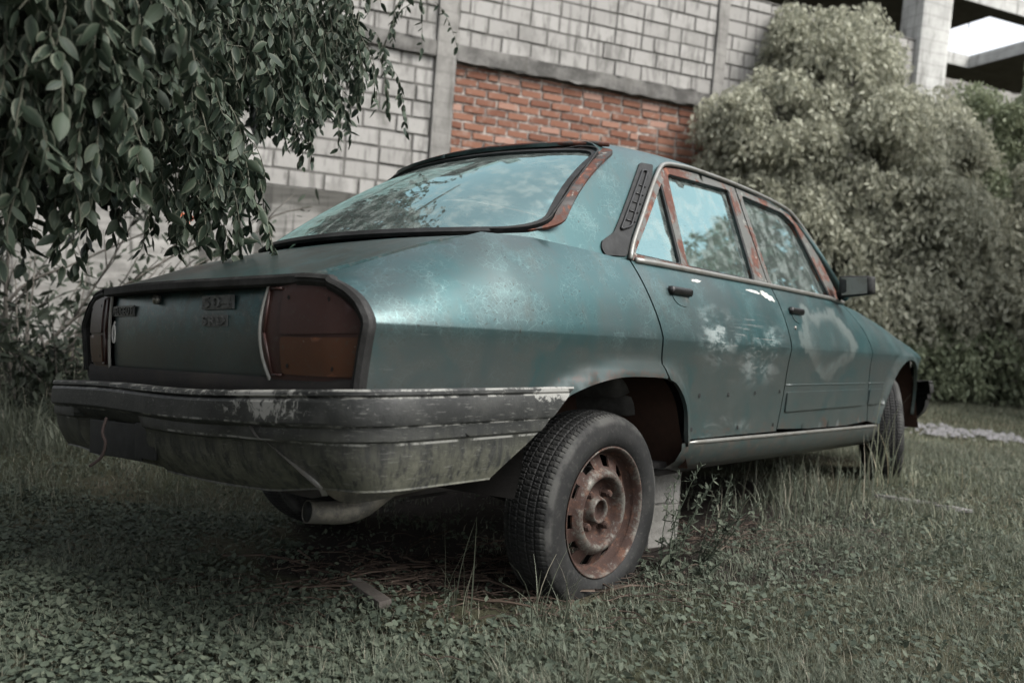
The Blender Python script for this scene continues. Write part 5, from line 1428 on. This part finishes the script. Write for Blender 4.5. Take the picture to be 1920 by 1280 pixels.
def crumbs(n, seed):
    rg = np.random.default_rng(seed); x = rg.normal(-.1, .5, n); y = rg.normal(2.4, .25, n); V, F, U = disc_tpl(.004)
    return scatter('leaf_litter', V, F, U, rand_M(n, .5, (.4, 1.6), rg), np.stack([x, y, gz(x, y) + .004], 1), STRAW)
tag(crumbs(1500, 64), 'fine crumbs of dead leaf on the soil behind the car', 'litter', kind='stuff')
# gravel strip and a stone slab sunk in the lawn on the right
def gravel():
    rg = np.random.default_rng(71); n = 1500; t = rg.random(n); x = 3.6 + 5.2 * t + rg.normal(0, .12, n); y = 7.35 - .42 * (x - 3.6) * .9 + rg.normal(0, .20, n) + .35 * np.sin(x * 1.3) * .3
    V = [(0, 0, .5), (-.5, -.4, 0), (.5, -.4, 0), (.4, .5, 0), (-.4, .45, 0)]; F = [(1, 2, 0), (2, 3, 0), (3, 4, 0), (4, 1, 0)]
    s = rg.uniform(.02, .06, n); o = scatter('gravel', V, F, [(0, 0)] * 5, rotz(rg.uniform(0, 6, n)) * s[:, None, None], np.stack([x, y, gz(x, y) + .01 + s * .35], 1), GRAVEL); tag(o, 'pale gravel strip crossing the lawn on the right', 'gravel', kind='stuff')
gravel()
def slabstone(name, x, y, sx, sy, rot, seed, lab, mat=None, h=.03):
    rr = random.Random(seed); bm = bmesh.new(); pts = [(math.cos(a) * sx * rr.uniform(.75, 1.1), math.sin(a) * sy * rr.uniform(.75, 1.1)) for a in np.linspace(0, 2 * math.pi, 12)[:-1]]
    f = bm.faces.new([bm.verts.new((p[0], p[1], 0)) for p in pts]); r = bmesh.ops.extrude_face_region(bm, geom=[f])
    for v in [q for q in r['geom'] if isinstance(q, bmesh.types.BMVert)]: v.co.z += h; v.co.x *= .93; v.co.y *= .93
    bmesh.ops.recalc_face_normals(bm, faces=bm.faces[:])
    for v in bm.verts: v.co.z += rr.uniform(-.004, .004)
    o = bm_obj(name, bm, mat or STONE, None, False); o.location = (x, y, gz1(x, y) + .012); o.rotation_euler = (0, 0, rot); tag(o, lab, 'stone'); return o
slabstone('stone_slab', 2.10, 3.66, .09, .022, -.35, 1, 'flat pale broken stone slab sunk in the grass on the right', h=.012)
slabstone('stone_slab', 1.92, 3.80, .14, .025, -.30, 2, 'darker stone strip sunk in the grass just behind the pale slab', CONC_D, .008)
slabstone('stone_slab', -3.85, 6.5, .22, .12, .2, 3, 'pale flat stone lying in the grass at the far left edge', h=.07)
slabstone('stone_slab', -3.45, 6.65, .18, .10, .6, 4, 'pale brown tinted stone lying just right of the far left stone', h=.07)
# old stick / plank end under the bumper
bm = bmesh.new(); box(bm, -.135, .135, -.019, .019, 0, .022, .004)
for v in bm.verts: v.co.z += .006 * math.sin(v.co.x * 20)
o = bm_obj('wood_offcut', bm, WOOD, None, False); o.location = (-.355, 2.27, gz1(-.355, 2.27) + .012); o.rotation_euler = (.1, -.10, -1.05); tag(o, 'weathered grey wood offcut lying on the soil below the bumper', 'wood')
# concrete blocks and wooden packer under the sill
def prop_block(x, y, z, rot, lab, seed):
    bm = bmesh.new(); box(bm, -.075, .075, -.07, .07, 0, .19, .006)
    bmesh.ops.subdivide_edges(bm, edges=bm.edges[:], cuts=2, use_grid_fill=True); rr = random.Random(seed)
    for v in bm.verts: v.co += Vector((rr.gauss(0, .0015), rr.gauss(0, .0015), 0))
    o = bm_obj('concrete_block', bm, m_concrete('prop_concrete', (.12, .117, .107), (.19, .185, .172)) if seed == 1 else bpy.data.materials['prop_concrete'], None, False); o.location = (x, y, z); o.rotation_euler = (0, 0, rot); tag(o, lab, 'block', 'blocks propping up the car'); return o
bx, by = .575, 2.99
prop_block(bx, by, gz1(bx, by) - .03, .55, 'lower grey concrete block standing on the grass behind the rear wheel', 1)
prop_block(bx - .004, by + .003, gz1(bx, by) + .162, .50, 'upper grey concrete block stacked under the sill behind the rear wheel', 2)
bm = bmesh.new(); box(bm, -.07, .07, -.065, .065, 0, .035, .003)
o = bm_obj('wood_packer', bm, WOOD, None, False); o.location = (bx, by, gz1(bx, by) + .354); o.rotation_euler = (0, 0, .52); tag(o, 'dark wooden packer between the upper block and the car', 'wood')

# ------------------------------------------------------------------ single weeds
def stem_plant(name, label, x, y, hgt, nst, nl, leafL, leafW, seed, cat='weed', group=None, spread=.35, mat=None, curl=True, lean=(0, 0), top=False):
    rg = np.random.default_rng(seed); t = empty(name, (x, y, gz1(x, y))); tag(t, label, cat, group)
    tw = []; LP = []; MM = []
    for s in range(nst):
        a = rg.uniform(0, 6.28); v = np.array((math.cos(a) * spread + lean[0], math.sin(a) * spread + lean[1], 1.0)); p = np.array((x, y, gz1(x, y) - .01)) + np.array((math.cos(a), math.sin(a), 0)) * .012; L_ = hgt * rg.uniform(.55, 1.05); n = max(5, int(L_ / .018)); pl = [p.copy()]
        for i in range(n):
            v = v + rg.normal(0, .07, 3); p = p + v / np.linalg.norm(v) * L_ / n; pl.append(p.copy())
        tw.append(pl)
        for k in range(int(nl / nst)):
            i = int(rg.uniform(.12, 1) * (len(pl) - 1)); LP.append(pl[i]); b = rg.uniform(0, 6.28); q = rotz(np.array([b])) @ rotx(np.array([rg.uniform(.7, 2.0)])) * (rg.uniform(.5, 1.1) * (1.15 - .6 * i / len(pl))); MM.append(q[0])
            if curl and rg.random() < .3:
                c = pl[i].copy(); cr = [c.copy()]; aa = rg.uniform(0, 6.28); bb = 0
                for m_ in range(9): bb += .55; c = c + np.array((math.cos(aa) * math.cos(bb), math.sin(aa) * math.cos(bb), math.sin(bb))) * .006; cr.append(c.copy())
                tw.append(cr)
        if top:
            for k in range(7):
                c = pl[-1 - k % 3].copy(); d = rg.normal(0, 1, 3); d[2] = abs(d[2]); d /= np.linalg.norm(d); tw.append([c, c + d * .008, c + d * .016, c + d * .02])
    tv, tf, tu = leaf_tpl(leafL, leafW, 4, .25, .3)
    world_child(scatter('leaves', tv, tf, tu, np.array(MM), np.array(LP), mat or WEED), t)
    world_child(twig_mesh('stems', tw, .0028, WEED if mat is None else mat, None), t)
    return t
stem_plant('tall_weed', 'tallest tendrilled weed climbing in front of the concrete block by the rear wheel', .56, 2.60, .42, 6, 130, .050, .016, 81, top=True, spread=.16, lean=(.12, 0))
stem_plant('tall_weed', 'tendrilled weed leaning right beside the concrete block', .68, 2.66, .33, 6, 100, .048, .019, 82, top=True, spread=.25, lean=(.30, 0))
stem_plant('leafy_weed', 'low leafy weed growing against the foot of the rear tyre', .52, 2.45, .12, 7, 70, .036, .020, 83, spread=.8)
stem_plant('leafy_weed', 'low leafy weed just right of the rear tyre and block', .66, 2.52, .13, 6, 60, .036, .020, 84, spread=.8)
stem_plant('leafy_weed', 'small rosette weed at the outer side of the rear tyre', .40, 2.20, .05, 6, 36, .034, .018, 85, spread=1.2)
stem_plant('thin_weed', 'thin upright weed with small seed heads on the soil below the exhaust', -.30, 1.98, .13, 2, 6, .016, .006, 86, top=True, spread=.1)
stem_plant('thin_weed', 'second thin weed with seed heads right of the wood offcut', -.10, 2.06, .11, 2, 8, .018, .007, 87, top=True, spread=.1)
for i, (x, y, lab) in enumerate(((-.70, 1.62, 'broad leaved seedling among clover in the left foreground'), (-.08, 1.62, 'broad leaved seedling standing below the wood offcut'), (-.42, 1.40, 'pale broad leaf weed in the front left clover'), (-.50, 2.18, 'broad leaf sprout at the edge of the bare soil'))):
    stem_plant('seedling', lab, x, y, .035, 4, 12, .055, .022, 90 + i, 'weed', 'broad leaved seedlings in the foreground', .8, curl=False)
def tuft(name, label, x, y, n, h, wid, seed, rad=.05, lean=.6, mat=GRASS, group=None):
    rg = np.random.default_rng(seed); aa = rg.uniform(0, 6.28, n); rr_ = rad * 1.5 * np.sqrt(rg.random(n)); px = x + rr_ * np.cos(aa); py = y + rr_ * np.sin(aa)
    o = blades(name, n, 0, 1, h, wid, mat, seed, lean, None, clump=0, nseg=5, pts=(px, py)); tag(o, label, 'grass tuft', group); return o
T_ = 'taller grass tufts around the car'
tuft('grass_tuft', 'tuft of long grass blades in front of the rear tyre tread', .16, 2.08, 26, .20, .0045, 101, .045, .75, group=T_)
tuft('grass_tuft', 'spiky grass blades standing on the soil left of the rear tyre', -.09, 2.18, 9, .22, .0050, 102, .03, .35, group=T_)
tuft('grass_tuft', 'dense dark grass clump in the bottom centre foreground', .12, 1.72, 420, .085, .0035, 103, .075, .7, group=T_)
tuft('grass_tuft', 'tall dry grass growing up through the front wheel arch', 1.98, 4.13, 22, .62, .008, 104, .06, .42, mat=GRASS_L, group=T_)
tuft('grass_tuft', 'high grass standing along the sill before the front wheel', 1.55, 3.85, 130, .28, .0065, 105, .16, .6, group=T_)
tuft('grass_tuft', 'high grass beneath the middle of the sill', 1.15, 3.45, 110, .20, .0055, 106, .16, .7, group=T_)
tuft('grass_tuft', 'arching grass blades under the front door', 1.30, 3.75, 90, .30, .006, 107, .07, .9, group=T_)
tuft('grass_tuft', 'tall grass beside the front tyre at the lawn edge', 2.25, 4.15, 80, .18, .007, 108, .14, .6, mat=GRASS_L, group=T_)
for i, (x, y) in enumerate(((1.45, 3.62), (1.62, 3.80), (1.30, 3.5), (1.80, 3.95), (1.55, 3.55), (1.95, 4.05))):
    stem_plant('yellow_weed', ['thin weed with yellow buds under the front door', 'thin weed with yellow buds nearer the front wheel', 'short budding weed below the sill middle', 'budding weed just behind the front wheel', 'low budding weed at the edge of the turf', 'budding weed in front of the front tyre'][i], x, y, .20 + .03 * (i % 3), 2, 10, .022, .006, 120 + i, 'weed', 'yellow budded weeds along the sill', .15, top=True, curl=False)
# dandelion clock
t = empty('dandelion_clock', (.74, 2.28, gz1(.74, 2.28))); tag(t, 'round white dandelion seed head standing in the grass right of the wheel', 'dandelion')
bm = bmesh.new(); tube(bm, [(.74, 2.28, gz1(.74, 2.28)), (.742, 2.278, .03), (.743, 2.276, .055)], .0014, 5); world_child(bm_obj('stem', bm, WEED), t)
bm = bmesh.new(); rr = random.Random(4)
for k in range(90):
    zz = 1 - 2 * (k + .5) / 90; ph = k * 2.39996; r = math.sqrt(1 - zz * zz); d = Vector((r * math.cos(ph), r * math.sin(ph), zz)); c = Vector((.743, 2.276, .065))
    tube(bm, [c + d * .003, c + d * .011], .0003, 3, cap=False)
    a = d.orthogonal().normalized(); b = d.cross(a)
    for q in range(6):
        e = (a * math.cos(q * 1.047) + b * math.sin(q * 1.047)) * .0035 + d * .002; tube(bm, [c + d * .011, c + d * .011 + e], .0003, 3, cap=False)
world_child(bm_obj('seed_head', bm, FLUFF), t)

# ------------------------------------------------------------------ undergrowth on the left, behind the car
def shrub(name, label, x, y, hgt, nst, seed, nleaf, spread, leaf=(.10, .035), mat=None, group='shrubs against the plinth on the left'):
    rg = np.random.default_rng(seed); z0 = gz1(x, y); t = empty(name, (x, y, z0)); tag(t, label, 'shrub', group); bm = bmesh.new(); LP = []
    for s in range(nst):
        a = rg.uniform(-.6, 3.7); d = np.array((math.cos(a) * spread, math.sin(a) * spread * .5, 1.0)); p = np.array((x, y, z0 - .02)); L_ = hgt * rg.uniform(.6, 1.15); P = [p.copy()]
        for i in range(7):
            d = d + rg.normal(0, .12, 3); p = p + d / np.linalg.norm(d) * L_ / 7; P.append(p.copy())
            for _ in range(max(1, nleaf // (nst * 7))): LP.append(p + rg.normal(0, .09, 3))
        tube(bm, P, [.010 * (1 - .09 * i) for i in range(8)], 5)
    world_child(bm_obj('stems', bm, BARK), t); LP = np.array(LP); LP = LP[LP[:, 2] > gz(LP[:, 0], LP[:, 1]) + .03]
    tv, tf, tu = leaf_tpl(leaf[0], leaf[1], 3, .3, .3); world_child(scatter('leaves', tv, tf, tu, rand_M(len(LP), 1.0, (.6, 1.2), rg), LP, mat or WEED_D), t); return t
shrub('shrub', 'bare branched shrub at the left with thin leaves', -3.0, 5.0, 1.25, 16, 131, 520, .8)
shrub('shrub', 'shrub with long branches leaning right toward the car roof', -2.95, 5.3, 1.55, 9, 132, 300, 1.3, leaf=(.09, .04))
shrub('shrub', 'leafy shrub at the far left edge behind the grass', -3.9, 5.6, 1.3, 18, 133, 1500, .7)
shrub('shrub', 'shrub against the plinth above the boot lid', -2.3, 6.6, 1.15, 10, 134, 420, .8)
shrub('shrub', 'low leafy shrub just left of the rear lamp', -2.5, 4.6, .55, 16, 135, 900, .9, leaf=(.085, .03))
shrub('shrub', 'ragged shrub at the left frame edge behind the hanging leaves', -3.4, 4.4, .95, 16, 136, 1300, .8)
for i, (x, y, n, h) in enumerate(((-2.6, 4.3, 260, .30), (-3.0, 4.9, 300, .38), (-2.3, 4.1, 200, .22), (-3.6, 5.2, 320, .40), (-2.1, 4.9, 240, .32))):
    tuft('tall_grass', ['tall rough grass nearest the left lamp', 'tall rough grass in front of the bare shrub', 'rough grass low beside the bumper end', 'tall grass at the left edge of the lawn', 'rough grass hidden beside the boot'][i], x, y, n, h, .009, 140 + i, .22, .8, group='rough grass on the left')
t = empty('sapling', (-3.05, 4.95, gz1(-3.05, 4.95))); tag(t, 'bare sapling whose thin grey branches slant up to the right on the left side', 'sapling')
bm = bmesh.new(); rr = random.Random(9)
for P_, r0 in (([(-3.10, 4.95, -.02), (-3.02, 4.98, .22), (-2.79, 5.09, .55), (-2.48, 5.2, .82), (-2.15, 5.41, 1.12)], .016), ([(-3.06, 4.96, -.02), (-2.9, 5.0, .25), (-2.58, 5.1, .58), (-2.2, 5.22, .88), (-1.84, 5.42, 1.14), (-1.68, 5.5, 1.33), (-1.45, 5.6, 1.42)], .013),
               ([(-3.12, 4.9, -.02), (-3.08, 4.9, .65), (-2.75, 5.1, .93), (-2.40, 5.3, 1.17)], .013), ([(-2.99, 4.86, -.02), (-3.05, 4.82, .6), (-3.02, 4.8, 1.3)], .018), ([(-2.79, 5.09, .55), (-2.55, 5.1, .98), (-2.40, 5.1, 1.3)], .008), ([(-2.58, 5.1, .58), (-2.2, 5.2, .72), (-1.95, 5.3, .98)], .008), ([(-3.0, 4.98, .30), (-2.6, 5.05, .42), (-2.25, 5.1, .70)], .009)):
    P2_ = spl(P_, .1); tube(bm, P2_, [r0 * (1 - .65 * i / len(P2_)) for i in range(len(P2_))], 6)
    for k in range(5):
        c = Vector(P2_[rr.randrange(len(P2_) // 3, len(P2_))]); d = Vector((rr.uniform(-.1, .3), rr.uniform(-.1, .1), rr.uniform(.05, .3))); tube(bm, [c, c + d * .5 + Vector((0, 0, .02)), c + d], [.005, .004, .002], 4)
world_child(bm_obj('branches', bm, BARK), t)
rg = np.random.default_rng(77); LPs = np.array([(-1.45, 5.6, 1.42)] * 12 + [(-1.68, 5.5, 1.33)] * 5 + [(-2.15, 5.41, 1.12)] * 10 + [(-2.4, 5.3, 1.17)] * 14 + [(-2.4, 5.1, 1.3)] * 14) + rg.normal(0, .05, (55, 3))
tv, tf, tu = leaf_tpl(.085, .034, 3, .3, .3); world_child(scatter('leaves', tv, tf, tu, rand_M(55, 1.0, (.6, 1.2), rg), LPs, WEED_D), t)
# the orange flower
t = empty('hibiscus_flower', (-2.08, 5.03, 1.24)); tag(t, 'single orange flower showing through the hanging leaves on the left', 'flower')
bm = bmesh.new()
for k in range(5):
    a = k * 1.2566; c = Vector((-2.08, 5.03, 1.24)); u = Vector((math.cos(a), -.35, math.sin(a))); w_ = Vector((-math.sin(a), 0, math.cos(a)))
    vs = [bm.verts.new(c + u * r + w_ * s) for r, s in ((.0, 0), (.02, -.014), (.045, -.016), (.056, 0), (.045, .016), (.02, .014))]; bm.faces.new(vs)
world_child(bm_obj('petals', bm, FLOWER), t)
bm = bmesh.new(); tube(bm, [(-2.08, 5.03, 1.24), (-2.08, 4.99, 1.245)], .003, 5); tube(bm, [(-2.08, 5.03, 1.24), (-2.12, 5.08, 1.18), (-2.2, 5.12, 1.0)], .004, 5); world_child(bm_obj('stalk', bm, TWIG), t)
